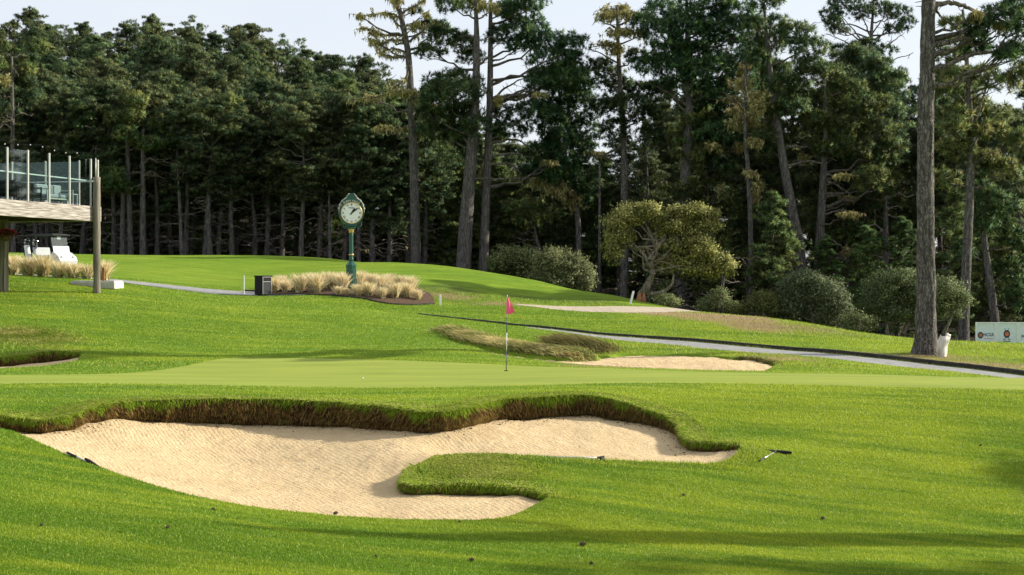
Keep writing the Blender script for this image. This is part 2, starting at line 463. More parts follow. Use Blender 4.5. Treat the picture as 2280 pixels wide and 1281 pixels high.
class TPS:
    def __init__(s, pts, lam=0.02):
        s.p = pts[:, :2].copy(); n = len(pts)
        d = np.linalg.norm(s.p[:, None] - s.p[None], axis=2)
        K = s.U(d) + np.eye(n) * lam
        Q = np.c_[np.ones(n), s.p]
        A = np.zeros((n + 3, n + 3)); A[:n, :n] = K; A[:n, n:] = Q; A[n:, :n] = Q.T
        s.w = np.linalg.solve(A, np.r_[pts[:, 2], 0, 0, 0])
    @staticmethod
    def U(r): return r * r * np.log(r + 1e-9)
    def __call__(s, x, y):
        x = np.asarray(x, float); sh = x.shape; x = x.ravel(); y = np.asarray(y, float).ravel()
        out = s.w[-3] + s.w[-2] * x + s.w[-1] * y
        for i, (px, py) in enumerate(s.p):
            r2 = (x - px) ** 2 + (y - py) ** 2 + 1e-12
            out += s.w[i] * .5 * r2 * np.log(r2)
        return out.reshape(sh)
tps = TPS(ctrl)

HUMP = [P(u, v, Y)[:2] for u, v, Y in [(1010,742,51.4),(1060,757,49.8),(1095,766,48.8),(1130,775,47.8),(1165,781,47.3),(1200,786,46.8),(1235,790,46.4),(1270,795,46),(1305,800,45.4),(1333,805,44.9)]]
def base_z(x, y):
    x = np.asarray(x, float); y = np.asarray(y, float)
    z = tps(x, np.minimum(y, 240))
    t = smooth(98, 190, y)
    u = x / np.maximum(y, 1) * F + CU
    z = z + t * (17.5 * (1 - smooth(400, 1250, u)) + .8)
    for hx, hy in HUMP:
        z = z + .17 / len(HUMP) * 5.2 * np.exp(-((x - hx) ** 2 + (y - hy) ** 2) / .5)
    z = z + .10 * (fbm(x * .22, y * .22, 3) - .5) * smooth(12, 20, y) * (1 - smooth(28, 33, y) * (1 - smooth(42, 50, y)))
    return z

def catmull(pts, per=10):
    pts = np.asarray(pts, float); out = []
    q = np.vstack([2 * pts[0] - pts[1], pts, 2 * pts[-1] - pts[-2]])
    for i in range(1, len(q) - 2):
        t = np.linspace(0, 1, per, endpoint=False)[:, None]
        p0, p1, p2, p3 = q[i - 1], q[i], q[i + 1], q[i + 2]
        out.append(.5 * (2 * p1 + (p2 - p0) * t + (2 * p0 - 5 * p1 + 4 * p2 - p3) * t ** 2 + (3 * p1 - p0 - 3 * p2 + p3) * t ** 3))
    out.append(q[-2][None]); return np.vstack(out)

def sdf_poly(x, y, poly):
    """signed distance, positive inside"""
    sh = x.shape; x = x.ravel(); y = y.ravel()
    d = np.full(len(x), 1e9); inside = np.zeros(len(x), bool)
    n = len(poly)
    for i in range(n):
        ax, ay = poly[i]; bx, by = poly[(i + 1) % n]
        ex, ey = bx - ax, by - ay
        t = np.clip(((x - ax) * ex + (y - ay) * ey) / (ex * ex + ey * ey + 1e-12), 0, 1)
        d = np.minimum(d, (x - ax - t * ex) ** 2 + (y - ay - t * ey) ** 2)
        c = ((ay > y) != (by > y)) & (x < (bx - ax) * (y - ay) / (by - ay + 1e-12) + ax)
        inside ^= c
    return np.where(inside, 1, -1).reshape(sh) * np.sqrt(d).reshape(sh)

wallA = catmull([np.r_[P(*t[:3]), -(t[3] - HZ) / F * t[2]] for t in rimA])      # x,y,ztop,zbottom
wallC = catmull([np.r_[P(*t[:3]), -(t[3] - HZ) / F * t[2]] for t in rimC])
wallL = catmull([np.r_[P(*t[:3]), -(t[3] - HZ) / F * t[2]] for t in rimL_far])
edgeB = catmull([P(*t) for t in rimB], 5)
edgeD = catmull([P(*t) for t in rimD], 6)
edgeL = catmull([P(*t) for t in rimL_near], 5)
edgeF1 = catmull([P(*t) for t in rimF_near], 5)
edgeF2 = catmull([P(*t) for t in rimF_far], 5)
for W_ in (wallA, wallC, wallL):                                                  # ragged natural rim
    k = np.arange(len(W_)); W_[:, 1] += .20 * (fbm(k * .5, k * 0 + 3, 5, 3) - .5); W_[:, 0] += .16 * (fbm(k * .6, k * 0 + 9, 6, 3) - .5); W_[:, 3] += .10 * (fbm(k * .7, k * 0 + 5, 8, 3) - .5); W_[:, 2] += .05 * (fbm(k * .9, k * 0 + 5, 9, 3) - .5)
polyMain = np.vstack([wallA[:, :2], edgeB[:, :2], wallC[:, :2], edgeD[:, :2]])
polyLeft = np.vstack([wallL[:, :2], edgeL[:, :2]])
polyFar = np.vstack([edgeF1[:, :2], edgeF2[:, :2]])
def fade_ends(W, w=.42, L=1.2):
    s_ = np.r_[0, np.cumsum(np.linalg.norm(np.diff(W[:, :2], axis=0), axis=1))]
    return w * np.clip(np.minimum(s_, s_[-1] - s_) / L + .12, 0, 1)
eA, eC, eL = fade_ends(wallA), fade_ends(wallC), fade_ends(wallL)
BUNK = [(polyMain, .75, [(wallA, eA), (wallC, eC)]), (polyLeft, .6, [(wallL, eL)]), (polyFar, .35, [])]
def reach(x, y, W, e):
    """how far inside the cut-back strip behind a wall a point lies"""
    out = np.full(len(x), -9.0)
    for i in range(len(W) - 1):
        ax, ay = W[i, :2]; bx, by = W[i + 1, :2]; ex, ey = bx - ax, by - ay
        t = np.clip(((x - ax) * ex + (y - ay) * ey) / (ex * ex + ey * ey + 1e-12), 0, 1)
        out = np.maximum(out, e[i] * (1 - t) + e[i + 1] * t - np.hypot(x - ax - t * ex, y - ay - t * ey))
    return out

def ribbon_pts(edge_a, edge_b, na, nb):
    """grid between two world polylines (x,y)"""
    def res(e, n):
        e = np.asarray(e)[:, :2]; s_ = np.r_[0, np.cumsum(np.linalg.norm(np.diff(e, axis=0), axis=1))]
        t = np.linspace(0, s_[-1], n); return np.c_[np.interp(t, s_, e[:, 0]), np.interp(t, s_, e[:, 1])]
    A, B = res(edge_a, na), res(edge_b, na)
    t = np.linspace(0, 1, nb)[:, None, None]
    return A[None] * (1 - t) + B[None] * t
grn_front = catmull([P(*t)[:2] for t in [(-420,868,32.4),(-300,864,32.6),(0,855,33.3),(300,857,33.3),(600,861,33.2),(900,862,33.1),(1200,858,33.4),(1450,855,33.7),(1700,855,33.8),(2000,860,33.7),(2280,869,33.5),(2700,880,33.3)]], 12)
grn_back = catmull([P(*t)[:2] for t in [(-420,836,36.4),(-300,836,36.5),(0,834,36.6),(150,833,36.7),(300,827,37.6),(400,812,40),(480,798,42.6),(560,795,43.3),(700,797,43),(900,803,42),(1120,811,40.8),(1340,819,39.9),(1700,829,39.2),(2000,836,38.6),(2280,842,38.2),(2700,855,37)]], 12)
path_up = catmull([P(*t)[:2] for t in [(1180,729,56.3),(1330,745,54.8),(1500,758,53.3),(1700,776,50.8),(1850,789,49.3),(2000,804,47.6),(2140,819,45.8),(2280,837,43.8),(2450,861,41.8),(2700,891,40.3)]], 8)
path_lo = path_up + np.c_[np.full(len(path_up), -.25), -np.minimum(2.4, np.linspace(0, 9, len(path_up)) + .15)]
SHEETS = [(np.vstack([grn_front, grn_back[::-1]]), .03, .05), (np.vstack([path_up, path_lo[::-1]]), .06, .06)]
lpath_a = catmull([P(*t)[:2] for t in [(-200,608,66),(100,615,65),(265,625,64),(400,635,64.5),(520,646,64.5),(600,652,64.3),(680,660,63)]], 8)
lpath_b = catmull([P(*t)[:2] for t in [(-200,608,61.5),(100,615,61.5),(265,630,61),(400,642,61.6),(520,653,62),(600,657,62.3),(680,662,62.2)]], 8)
pv_a = catmull([P(*t)[:2] for t in [(1150,690,63.0),(1260,689,63.5),(1340,687,64.2),(1430,684,66),(1480,690,67),(1560,694,70)]], 8)
pv_b = catmull([P(*t)[:2] for t in [(1150,691,62.6),(1260,694,61.8),(1340,696,61.6),(1430,698,61.8),(1480,697,62.8),(1560,696,66)]], 8)
bed_a = catmull([P(*t)[:2] for t in [(598,640,67.5),(700,640,67.5),(800,640,67.3),(880,645,67),(950,662,65),(965,672,63.6)]], 8)
bed_b = catmull([P(*t)[:2] for t in [(598,657,62.6),(700,660,62.2),(800,668,61.6),(860,676,61),(920,680,61.4),(968,682,62.3)]], 8)
for a, b_ in ((lpath_a, lpath_b), (pv_a, pv_b), (bed_a, bed_b)): SHEETS.append((np.vstack([a, b_[::-1]]), .05, .05))

def ground_z(x, y, z=None):
    x = np.asarray(x, float); y = np.asarray(y, float)
    z = base_z(x, y) if z is None else z
    for poly, dep, walls in BUNK:
        lo, hi = poly.min(0) - 1, poly.max(0) + 1
        m = (x > lo[0]) & (x < hi[0]) & (y > lo[1]) & (y < hi[1])
        if m.any():
            s_ = sdf_poly(x[m], y[m], poly)
            for W_, e_ in walls: s_ = np.maximum(s_, reach(x[m], y[m], W_, e_))
            zz = z[m]; z = z.copy()
            z[m] = zz - dep * smooth(-.02, .30, s_) - .9 * dep * smooth(.3, .9, s_)
    for poly, dep, wd in SHEETS:
        lo, hi = poly.min(0) - 1, poly.max(0) + 1
        m = (x > lo[0]) & (x < hi[0]) & (y > lo[1]) & (y < hi[1])
        if m.any():
            s_ = sdf_poly(x[m], y[m], poly); z = z.copy()
            z[m] = z[m] - dep * smooth(0, .12, s_)
    return z
def gz(x, y): return float(ground_z(np.array([x]), np.array([y]))[0])
def bz(x, y): return float(base_z(np.array([x]), np.array([y]))[0])

# grid: finer where it is near
S1 = np.r_[np.linspace(-2.2, -.47, 40)[:-1], np.linspace(-.47, .47, 880), np.linspace(.47, 2.2, 40)[1:]]
YS = np.r_[np.linspace(3, 13, 40)[:-1], np.linspace(13, 45, 400)[:-1], np.linspace(45, 70, 170)[:-1], np.linspace(70, 110, 90)[:-1], np.linspace(110, 260, 60)[:-1], np.linspace(260, 3000, 14)]
GS, GY = np.meshgrid(S1, YS)
GX = GS * GY
GB = base_z(GX, GY)
GZ = ground_z(GX, GY, GB)
nr, nc = GX.shape

def img(x, y, z): return CU + F * x / y, HZ - F * z / y
GU, GV = img(GX, GY, GZ)
# what grows where
def blob(u, v, cu, cv, ru, rv): return np.clip(1.3 - np.sqrt(((u - cu) / ru) ** 2 + ((v - cv) / rv) ** 2), 0, 1)
GUb, GVb = img(GX, GY, GB)
dry = np.zeros(GX.shape)
near_mask = (GY < 68)
def world_blob(u, v, Y, rx, ry):
    p = P(u, v, Y); return np.clip(1.25 - np.sqrt(((GX - p[0]) / rx) ** 2 + ((GY - p[1]) / ry) ** 2), 0, 1)
for a in [(1610,712,61.5,3.2,3.2),(1690,735,58.5,2.0,2.4),(1500,706,62,2.6,1.6),(2140,810,47.5,2.6,1.3),(2060,797,49,3.2,1.6),(2240,815,47,3,1.8),(1000,668,64.5,2.0,1.6),(1120,680,62.8,2.4,1.2),(1900,795,49.8,2.0,.9),(1340,815,41,1.6,.7),(1750,800,45.5,1.5,1.4),(1790,745,59,2.5,2.5)]:
    dry = np.maximum(dry, world_blob(*a) * (.62 if a[0] > 1700 or a[0] < 1300 else 1.05))
rough = np.zeros(GX.shape)
for a in [(1300,668,66,4.5,4),(1180,665,66,4,3),(1000,655,66.5,4.5,3),(50,770,44.5,3.2,2.4),(2180,780,55,6,6),(1850,760,58,6,5),(1700,790,47.5,4,2),(1560,770,50.5,4,2),(1400,775,50,4,2.5),(1830,815,43.5,5,1.8),(1090,1045,25,1.3,1.0),(1000,1050,24.8,1.0,1.0),(300,800,40.5,2.6,1.6)]:
    rough = np.maximum(rough, world_blob(*a) * .55)
sdm = np.full(GX.shape, -9.0)
mm = (GY > 20) & (GY < 33)
sdm[mm] = sdf_poly(GX[mm], GY[mm], polyMain)
rough = np.maximum(rough, .75 * smooth(-.9, -.05, sdm) * (GY > 22.8) * np.where((GU > 850) | (GY > 27), 1, 0))
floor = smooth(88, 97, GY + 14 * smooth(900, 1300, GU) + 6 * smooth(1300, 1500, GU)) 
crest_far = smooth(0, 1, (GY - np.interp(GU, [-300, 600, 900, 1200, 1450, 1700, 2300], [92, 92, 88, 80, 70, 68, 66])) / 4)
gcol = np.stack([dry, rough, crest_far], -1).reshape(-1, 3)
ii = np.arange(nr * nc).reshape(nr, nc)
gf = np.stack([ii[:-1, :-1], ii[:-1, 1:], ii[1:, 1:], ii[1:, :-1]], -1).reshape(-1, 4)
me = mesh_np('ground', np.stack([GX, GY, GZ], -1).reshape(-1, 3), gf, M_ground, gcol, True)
o = bpy.data.objects.new('ground', me); COL.objects.link(o); tag(o, kind='structure')
# ground behind the viewer
xs, ys = np.meshgrid(np.linspace(-400, 400, 30), np.r_[np.linspace(-400, -5, 12), 3.2])
bzz = np.where(ys > 0, 0, 0) - 3.3
zz = np.interp(xs, S1 * 3.2, np.interp(S1 * 3.2, GX[0], GZ[0])) * (ys > 0) + (ys <= 0) * -3.3 - .02
jj = np.arange(xs.size).reshape(xs.shape)
me = mesh_np('ground', np.stack([xs, ys, zz], -1).reshape(-1, 3), np.stack([jj[:-1, :-1], jj[:-1, 1:], jj[1:, 1:], jj[1:, :-1]], -1).reshape(-1, 4), M_ground, np.zeros((xs.size, 3)), True)
o = bpy.data.objects.new('fairway_behind', me); COL.objects.link(o); tag(o, kind='structure')

def sheet(name, A, B, na, nb, mat, lift=0.004, zf=base_z, kind='structure', drop=0):
    g = ribbon_pts(A, B, na, nb); z = zf(g[..., 0], g[..., 1]) + lift
    k = np.arange(na * nb).reshape(nb, na)
    me = mesh_np(name, np.stack([g[..., 0], g[..., 1], z], -1).reshape(-1, 3), np.stack([k[:-1, :-1], k[:-1, 1:], k[1:, 1:], k[1:, :-1]], -1).reshape(-1, 4), mat, np.ones((na * nb, 3)), True)
    o = bpy.data.objects.new(name, me); COL.objects.link(o); tag(o, kind=kind); return o
sheet('putting_green', grn_front, grn_back, 420, 60, M_green, -.012)
sheet('cart_path', path_up, path_lo, 200, 14, M_path, .0)
sheet('entrance_path', lpath_a, lpath_b, 100, 10, M_path, .02)
sheet('paver_path', pv_a, pv_b, 100, 14, M_paver, .0)
sheet('planting_bed', bed_a, bed_b, 100, 20, M_mulch, .03)

# sand in the bunkers
def sand_sheet(name, poly, ctrlpts, amp=.02, step=.07):
    t = TPS(np.array(ctrlpts), .01)
    lo, hi = poly.min(0) - .3, poly.max(0) + .3
    nx, ny = int((hi[0] - lo[0]) / step), int((hi[1] - lo[1]) / step)
    x, y = np.meshgrid(np.linspace(lo[0], hi[0], nx), np.linspace(lo[1], hi[1], ny))
    s_ = sdf_poly(x, y, poly)
    z = t(x, y) + amp * (fbm(x * 1.1, y * 1.1, 40) - .5) + amp * .8 * (fbm(x * 6, y * 6, 43, 3) - .5)
    k = np.arange(nx * ny).reshape(ny, nx)
    f = np.stack([k[:-1, :-1], k[:-1, 1:], k[1:, 1:], k[1:, :-1]], -1)
    keep = (s_[:-1, :-1] > -.16) & (s_[1:, 1:] > -.16)
    me = mesh_np(name, np.stack([x, y, z], -1).reshape(-1, 3), f[keep], M_sand, None, True)
    o = bpy.data.objects.new(name, me); COL.objects.link(o); tag(o, kind='structure')
    return t
def lowered(pts, d):
    q = np.array(pts)[:, :3].copy(); q[:, 2] -= d; return list(q)
sc_pts = [np.r_[w[0], w[1], w[3] - .02] for w in wallA[::3]] + [np.r_[w[0], w[1], w[3] - .02] for w in wallC[::3]]
sc_pts += lowered(edgeB[::2], .09) + lowered(edgeD[::2], .06)
sc_pts += [P(*t) for t in [(100,985,25.8),(300,964,28.6),(560,1004,28.4),(430,1000,28.2),(400,1030,26.6),(690,972,29.3),(700,1045,26.3),(600,1092,24.2),(900,990,27.2),(850,1055,25.5),(800,1104,23.8),
                           (1100,955,29),(1300,962,29.3),(1400,985,28.6),(1250,1012,27.2),(1000,1010,27.2),(1000,1128,22.6),(1480,1020,27.3),(900,1120,23.1),(240,1010,25.6),(1500,1012,27.9)]]
sand_main = sand_sheet('bunker_sand', polyMain, sc_pts, .05)
sand_left = sand_sheet('bunker_sand', polyLeft, [np.r_[w[0], w[1], w[3]] for w in wallL[::4]] + lowered(edgeL[::2], .08))
sand_far = sand_sheet('bunker_sand', polyFar, lowered(edgeF1[::2], .14) + lowered(edgeF2[::2], .08) + [P(1500, 806, 44.3), P(1650, 808, 43.8), P(1400, 803, 44.8)], .09)

# steep turf faces under the lips
def face_strip(name, W, seed, back=.10):
    n = len(W); m = 7
    d = np.gradient(W[:, :2], axis=0); d /= np.linalg.norm(d, axis=1)[:, None]
    nrm = np.c_[d[:, 1], -d[:, 0]]                    # towards the sand
    t = np.linspace(0, 1, m)
    V = np.zeros((m, n, 3))
    for j in range(m):
        off = .07 * math.sin(t[j] * 3.1) - back * t[j] ** 1.5 + .05 * (vnoise(np.arange(n) * 1.3, np.full(n, j * 2.0), seed) - .5)
        V[j, :, :2] = W[:, :2] + nrm * off[:, None]
        V[j, :, 2] = W[:, 2] * (1 - t[j]) + (W[:, 3] - .05) * t[j]
    k = np.arange(m * n).reshape(m, n)
    me = mesh_np(name, V.reshape(-1, 3), np.stack([k[:-1, :-1], k[:-1, 1:], k[1:, 1:], k[1:, :-1]], -1).reshape(-1, 4), M_soil, None, True)
    o = bpy.data.objects.new(name, me); COL.objects.link(o); tag(o, kind='structure')
    # turf brow between the open ground and the edge
    m2 = 6; t2 = np.linspace(0, 1, m2); B = np.zeros((m2, n, 3)); e_ = fade_ends(W) + .16
    for j in range(m2):
        B[j, :, :2] = W[:, :2] - nrm * (e_ * (1 - t2[j]))[:, None]
        B[j, :, 2] = base_z(B[j, :, 0], B[j, :, 1]) + (.0 if j == m2 - 1 else .006 * (t2[j] > 0)) - (.02 if j == 0 else 0)
    B[-1] = V[0]
    k = np.arange(m2 * n).reshape(m2, n)
    me = mesh_np('bunker_brow', B.reshape(-1, 3), np.stack([k[:-1, :-1], k[:-1, 1:], k[1:, 1:], k[1:, :-1]], -1).reshape(-1, 4), M_ground, np.tile([0, .6, 0], (m2 * n, 1)), True)
    o = bpy.data.objects.new('bunker_brow', me); COL.objects.link(o); tag(o, kind='structure')
    return nrm
nA = face_strip('bunker_face', wallA, 1); nC = face_strip('bunker_face', wallC, 2); nL = face_strip('bunker_face', wallL, 3)

# ------------------------------------------------------------------ grass blades
def blades(base, dirv, length, width, col, bend=None, segs=1):
    """flat tapering blades; base Nx3, dirv Nx3 unit, returns MB-ready arrays"""
    N = len(base)
    side = rng.normal(size=(N, 3)); side[:, 2] *= .3
    side -= (side * dirv).sum(1)[:, None] * dirv; side /= np.linalg.norm(side, axis=1)[:, None] + 1e-9
    w = (np.asarray(width) * np.ones(N))[:, None]; L = (np.asarray(length) * np.ones(N))[:, None]
    if bend is None:
        v = np.stack([base - side * w / 2, base + side * w / 2, base + dirv * L], 1).reshape(-1, 3)
        f = np.arange(3 * N).reshape(N, 3); c = np.repeat(col, 3, 0)
    else:
        mid = base + dirv * L * .55 + bend * L * .12
        tip = base + dirv * L + bend * L * .55
        v = np.stack([base - side * w / 2, base + side * w / 2, mid + side * w / 2.4, mid - side * w / 2.4, tip], 1).reshape(-1, 3)
        i = np.arange(N)[:, None] * 5
        f = [i + np.array([[0, 1, 2, 3]]), i + np.array([[3, 2, 4]])]; c = np.repeat(col, 5, 0)
    return v, f, c

def turf(name, N, ymin, ymax, label):
    cu = np.abs(np.diff(GU[:-1], axis=1)); dv = np.clip(GV[:-1, :-1] - GV[1:, :-1], 0.02, 8)
    ok = (GY[:-1, :-1] > ymin) & (GY[:-1, :-1] < ymax) & (GU[:-1, :-1] > -90) & (GU[:-1, :-1] < 2370) & (GV[:-1, :-1] < 1330)
    w = cu * dv * ok
    w[GZ[:-1, :-1] < GB[:-1, :-1] - .02] = 0
    p = (w / w.sum()).ravel()
    idx = rng.choice(p.size, N, p=p); r_, c_ = np.divmod(idx, nc - 1)
    a, b_ = rng.random(N), rng.random(N)
    s_ = S1[c_] * (1 - a) + S1[c_ + 1] * a; y = YS[r_] * (1 - b_) + YS[r_ + 1] * b_; x = s_ * y
    z = (GZ[r_, c_] * (1 - a) + GZ[r_, c_ + 1] * a) * (1 - b_) + (GZ[r_ + 1, c_] * (1 - a) + GZ[r_ + 1, c_ + 1] * a) * b_
    rg = rough[r_, c_]; dr = dry[r_, c_]
    L = (.022 + .020 * rng.random(N)) * (1 + 1.1 * rg) * (1 + .02 * np.maximum(y - 20, 0))
    d = rng.normal(size=(N, 3)) * .42; d[:, 2] = 1
    d[:, 0] += .35 * (fbm(x * .5, y * .5, 60, 2) - .5) * 2
    d /= np.linalg.norm(d, axis=1)[:, None]
    n1 = fbm(x * .35, y * 1.2, 21, 4); n2 = fbm(x * .16, y * .16, 25, 3); n3 = rng.random(N)
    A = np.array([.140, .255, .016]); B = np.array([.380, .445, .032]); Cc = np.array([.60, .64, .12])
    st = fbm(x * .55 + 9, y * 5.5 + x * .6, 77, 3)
    t = np.clip((n1 - .5) / .6 + (n2 - .5) * .9 + (st - .5) * 1.3 + .12 + .50 * smooth(-6, 5, x - .1 * (y - 25)) , 0, 1)[:, None]  # last term: yellower, lighter to the right, mowing sheen put into the blade colour
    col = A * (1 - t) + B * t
    col = col * (.72 + .6 * n3[:, None])
    pale = (rng.random(N) < .03 + .18 * rg)[:, None]; col = np.where(pale, Cc, col)
    dd = (rng.random(N) < dr * 1.1)[:, None]; col = np.where(dd, np.array([.36, .28, .14]) * (.7 + .6 * n3[:, None]), col)
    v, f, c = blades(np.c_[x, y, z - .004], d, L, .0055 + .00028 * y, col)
    me = mesh_np(name, v, f, M_blade, c)
    o = bpy.data.objects.new(name, me); COL.objects.link(o)
    tag(o, label, 'grass', kind='stuff'); return o
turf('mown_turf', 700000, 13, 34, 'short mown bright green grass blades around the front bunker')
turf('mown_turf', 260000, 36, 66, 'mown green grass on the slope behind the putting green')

def lip_grass(name, W, nrm, N, label, seed, brown=.97, hang=1.0, topover=1.0):
    n = len(W)
    s_ = rng.random(N) * (n - 1.001); i = s_.astype(int); a = (s_ - i)[:, None]
    q = W[i] * (1 - a) + W[i + 1] * a; nn = nrm[i] * (1 - a) + nrm[i + 1] * a
    h = q[:, 2] - q[:, 3]
    t = rng.random(N) ** .9
    base = np.c_[q[:, :2] + nn * (.05 - .10 * t ** 1.5 + .03 * rng.random(N))[:, None], q[:, 2] * (1 - t) + q[:, 3] * t + .01]
    d = np.c_[nn * (.55 + .5 * rng.random(N))[:, None], -.9 - .5 * rng.random(N)] + rng.normal(size=(N, 3)) * .35
    d /= np.linalg.norm(d, axis=1)[:, None]
    L = (.04 + .14 * rng.random(N) ** 2) * hang
    L = np.minimum(L, .9 * np.maximum(h * (1 - t), .04) + .03)
    nz_ = vnoise(s_ * .35, t * 4, seed)
    k = rng.random(N)
    pal = np.array([[.050, .032, .014], [.17, .105, .040], [.38, .25, .09], [.11, .095, .025], [.66, .48, .22]])
    ci = np.clip((k * 3.0 + nz_ * 1.6 - .5).astype(int), 0, 4)
    col = pal[ci] * (.7 + .6 * rng.random(N))[:, None]
    tg = .28 * vnoise(s_ * .45, s_ * 0, seed + 4) ** 2 * 2.0
    g = rng.random(N) > smooth(tg * .5, tg + .14, t) * brown
    col = np.where(g[:, None], np.array([.22, .32, .03]) * (.6 + .8 * rng.random(N))[:, None], col)
    v, f, c = blades(base, d, L, .010 + .012 * rng.random(N), col)
    mb = MB().add(v, f, c)
    # grass on the brow folding over the edge
    N2 = int(N * .9 * topover)
    s_ = rng.random(N2) * (n - 1.001); i = s_.astype(int); a = (s_ - i)[:, None]
    q = W[i] * (1 - a) + W[i + 1] * a; nn = nrm[i] * (1 - a) + nrm[i + 1] * a
    bk = -.62 * rng.random(N2) ** 1.1 + .05
    bx, by = q[:, 0] + nn[:, 0] * bk, q[:, 1] + nn[:, 1] * bk
    zt = np.where(bk > 0, q[:, 2], base_z(bx, by)) + .0
    d = np.c_[nn * (.6 + .5 * rng.random(N2))[:, None], .55 + .3 * rng.random(N2)] + rng.normal(size=(N2, 3)) * .3
    d /= np.linalg.norm(d, axis=1)[:, None]
    bend = np.c_[nn * .8, np.full(N2, -.9)]
    col = np.array([.27, .38, .035]) * (.6 + .8 * rng.random(N2))[:, None]
    yl = rng.random(N2) < .22; col[yl] = np.array([.55, .48, .18])
    v, f, c = blades(np.c_[bx, by, zt], d, .03 + .05 * rng.random(N2) * (1 + (bk > -.12)), .011, col, bend)
    mb.add(v, f, c)
    o = mb.build(name, M_thatch); tag(o, label, 'grass', kind='stuff')
lip_grass('lip_grass', wallA, nA, 75000, 'brown dead thatch hanging down the long back lip of the front bunker', 11)
lip_grass('lip_grass', wallC, nC, 14000, 'dark green turf edge of the grass tongue that enters the front bunker', 12, brown=.45)
lip_grass('lip_grass', wallL, nL, 14000, 'brown ragged turf lip over the small bunker at the left edge', 13, hang=1.2, topover=.4)

#PART2
# ------------------------------------------------------------------ trees
def unit(n, up=0.0):
    d = rng.normal(size=(n, 3)); d[:, 2] += up
    return d / (np.linalg.norm(d, axis=1)[:, None] + 1e-9)

def in_pad(c, r, n, shell=.55):
    d = unit(n, .35); k = (shell + (1 - shell) * rng.random(n) ** .6)
    lump = .7 + .55 * rng.random(n)
    return np.asarray(c) + d * np.asarray(r) * (k * lump)[:, None]

def soft_add(mb, v, f, c, nn, m):
    """adds faces turned outwards and shaded as part of the rounded clump they belong to"""
    nn = nn / (np.linalg.norm(nn, axis=1)[:, None] + 1e-9)
    q = v.reshape(-1, m, 3); g = np.cross(q[:, 1] - q[:, 0], q[:, m - 1] - q[:, 0]); fl = (g * nn).sum(1) < 0
    f = np.asarray(f).copy(); f[fl] = f[fl][:, ::-1]
    mb.add(v, f, c, np.repeat(nn, m, 0))

def puffs(mb, C, rad, K, pal, w=.165, up=.55, jit=.22, ctr=None):
    """spiky tufts of needles: K narrow blades round every centre"""
    C = np.asarray(C); N = len(C)
    rad = rad * (.7 + .6 * rng.random(N))
    ci = rng.integers(0, len(pal), N); bright = .5 + .95 * rng.random(N) ** 1.3
    d = unit(N * K, up)
    base = np.repeat(C, K, 0); rr = np.repeat(rad, K)
    col = np.repeat(np.array(pal)[ci] * bright[:, None], K, 0) * (1 - jit + 2 * jit * rng.random(N * K))[:, None]
    v, f, c = blades(base + d * (rr * .08)[:, None], d, rr * (.75 + .4 * rng.random(N * K)), rr * w, col)
    out = C - (np.asarray(ctr) if ctr is not None else C.mean(0)); out = out / (np.linalg.norm(out, axis=1)[:, None] + .3)
    nn = d * .55 + np.repeat(out, K, 0) * .6 + (0, 0, .30); soft_add(mb, v, f, c, nn, 3)

PAL_PINE = [(0.087, 0.151, 0.051), (0.118, 0.199, 0.057), (0.158, 0.230, 0.063), (0.095, 0.176, 0.071), (0.206, 0.248, 0.075)]
PAL_DARK = [(0.047, 0.100, 0.038), (0.069, 0.138, 0.045), (0.098, 0.174, 0.055), (0.057, 0.124, 0.057), (0.134, 0.200, 0.069)]
PAL_FAR = [(0.082, 0.142, 0.066), (0.114, 0.181, 0.071), (0.149, 0.210, 0.076), (0.088, 0.160, 0.092), (0.192, 0.224, 0.083)]
PAL_LICH = [(0.390, 0.338, 0.144), (0.494, 0.429, 0.204), (0.312, 0.286, 0.120), (0.260, 0.260, 0.096)]
PAL_OAK = [(.27, .275, .080), (.36, .36, .110), (.18, .20, .060), (.50, .48, .18)]
PAL_BUSH = [(0.146, 0.186, 0.066), (0.215, 0.255, 0.095), (0.108, 0.147, 0.057), (0.293, 0.304, 0.142)]

def bough(p0, p1, n=6, sag=.1, wig=.08):
    p0, p1 = np.asarray(p0, float), np.asarray(p1, float)
    t = np.linspace(0, 1, n)[:, None]; L = np.linalg.norm(p1 - p0)
    p = p0 * (1 - t) + p1 * t
    p[:, 2] += (np.sin(t[:, 0] * math.pi) * sag * L) * -1
    w = rng.normal(size=(n, 3)) * wig * L * .5; w[0] = 0; w[-1] = 0
    return p + w

def lichen_on(mb, path, n, L=.35, pal=PAL_LICH):
    path = np.asarray(path); k = rng.random(n) * (len(path) - 1.001); i = k.astype(int); a = (k - i)[:, None]
    c = path[i] * (1 - a) + path[i + 1] * a + rng.normal(size=(n, 3)) * .06
    d = np.c_[rng.normal(size=(n, 2)) * .28, -np.ones(n)]; d /= np.linalg.norm(d, axis=1)[:, None]
    col = np.array(pal)[rng.integers(0, len(pal), n)] * (.7 + .6 * rng.random(n))[:, None]
    v, f, cc = blades(c, d, L * (.3 + 1.0 * rng.random(n) ** 2), .10, col); mb.add(v, f, cc)

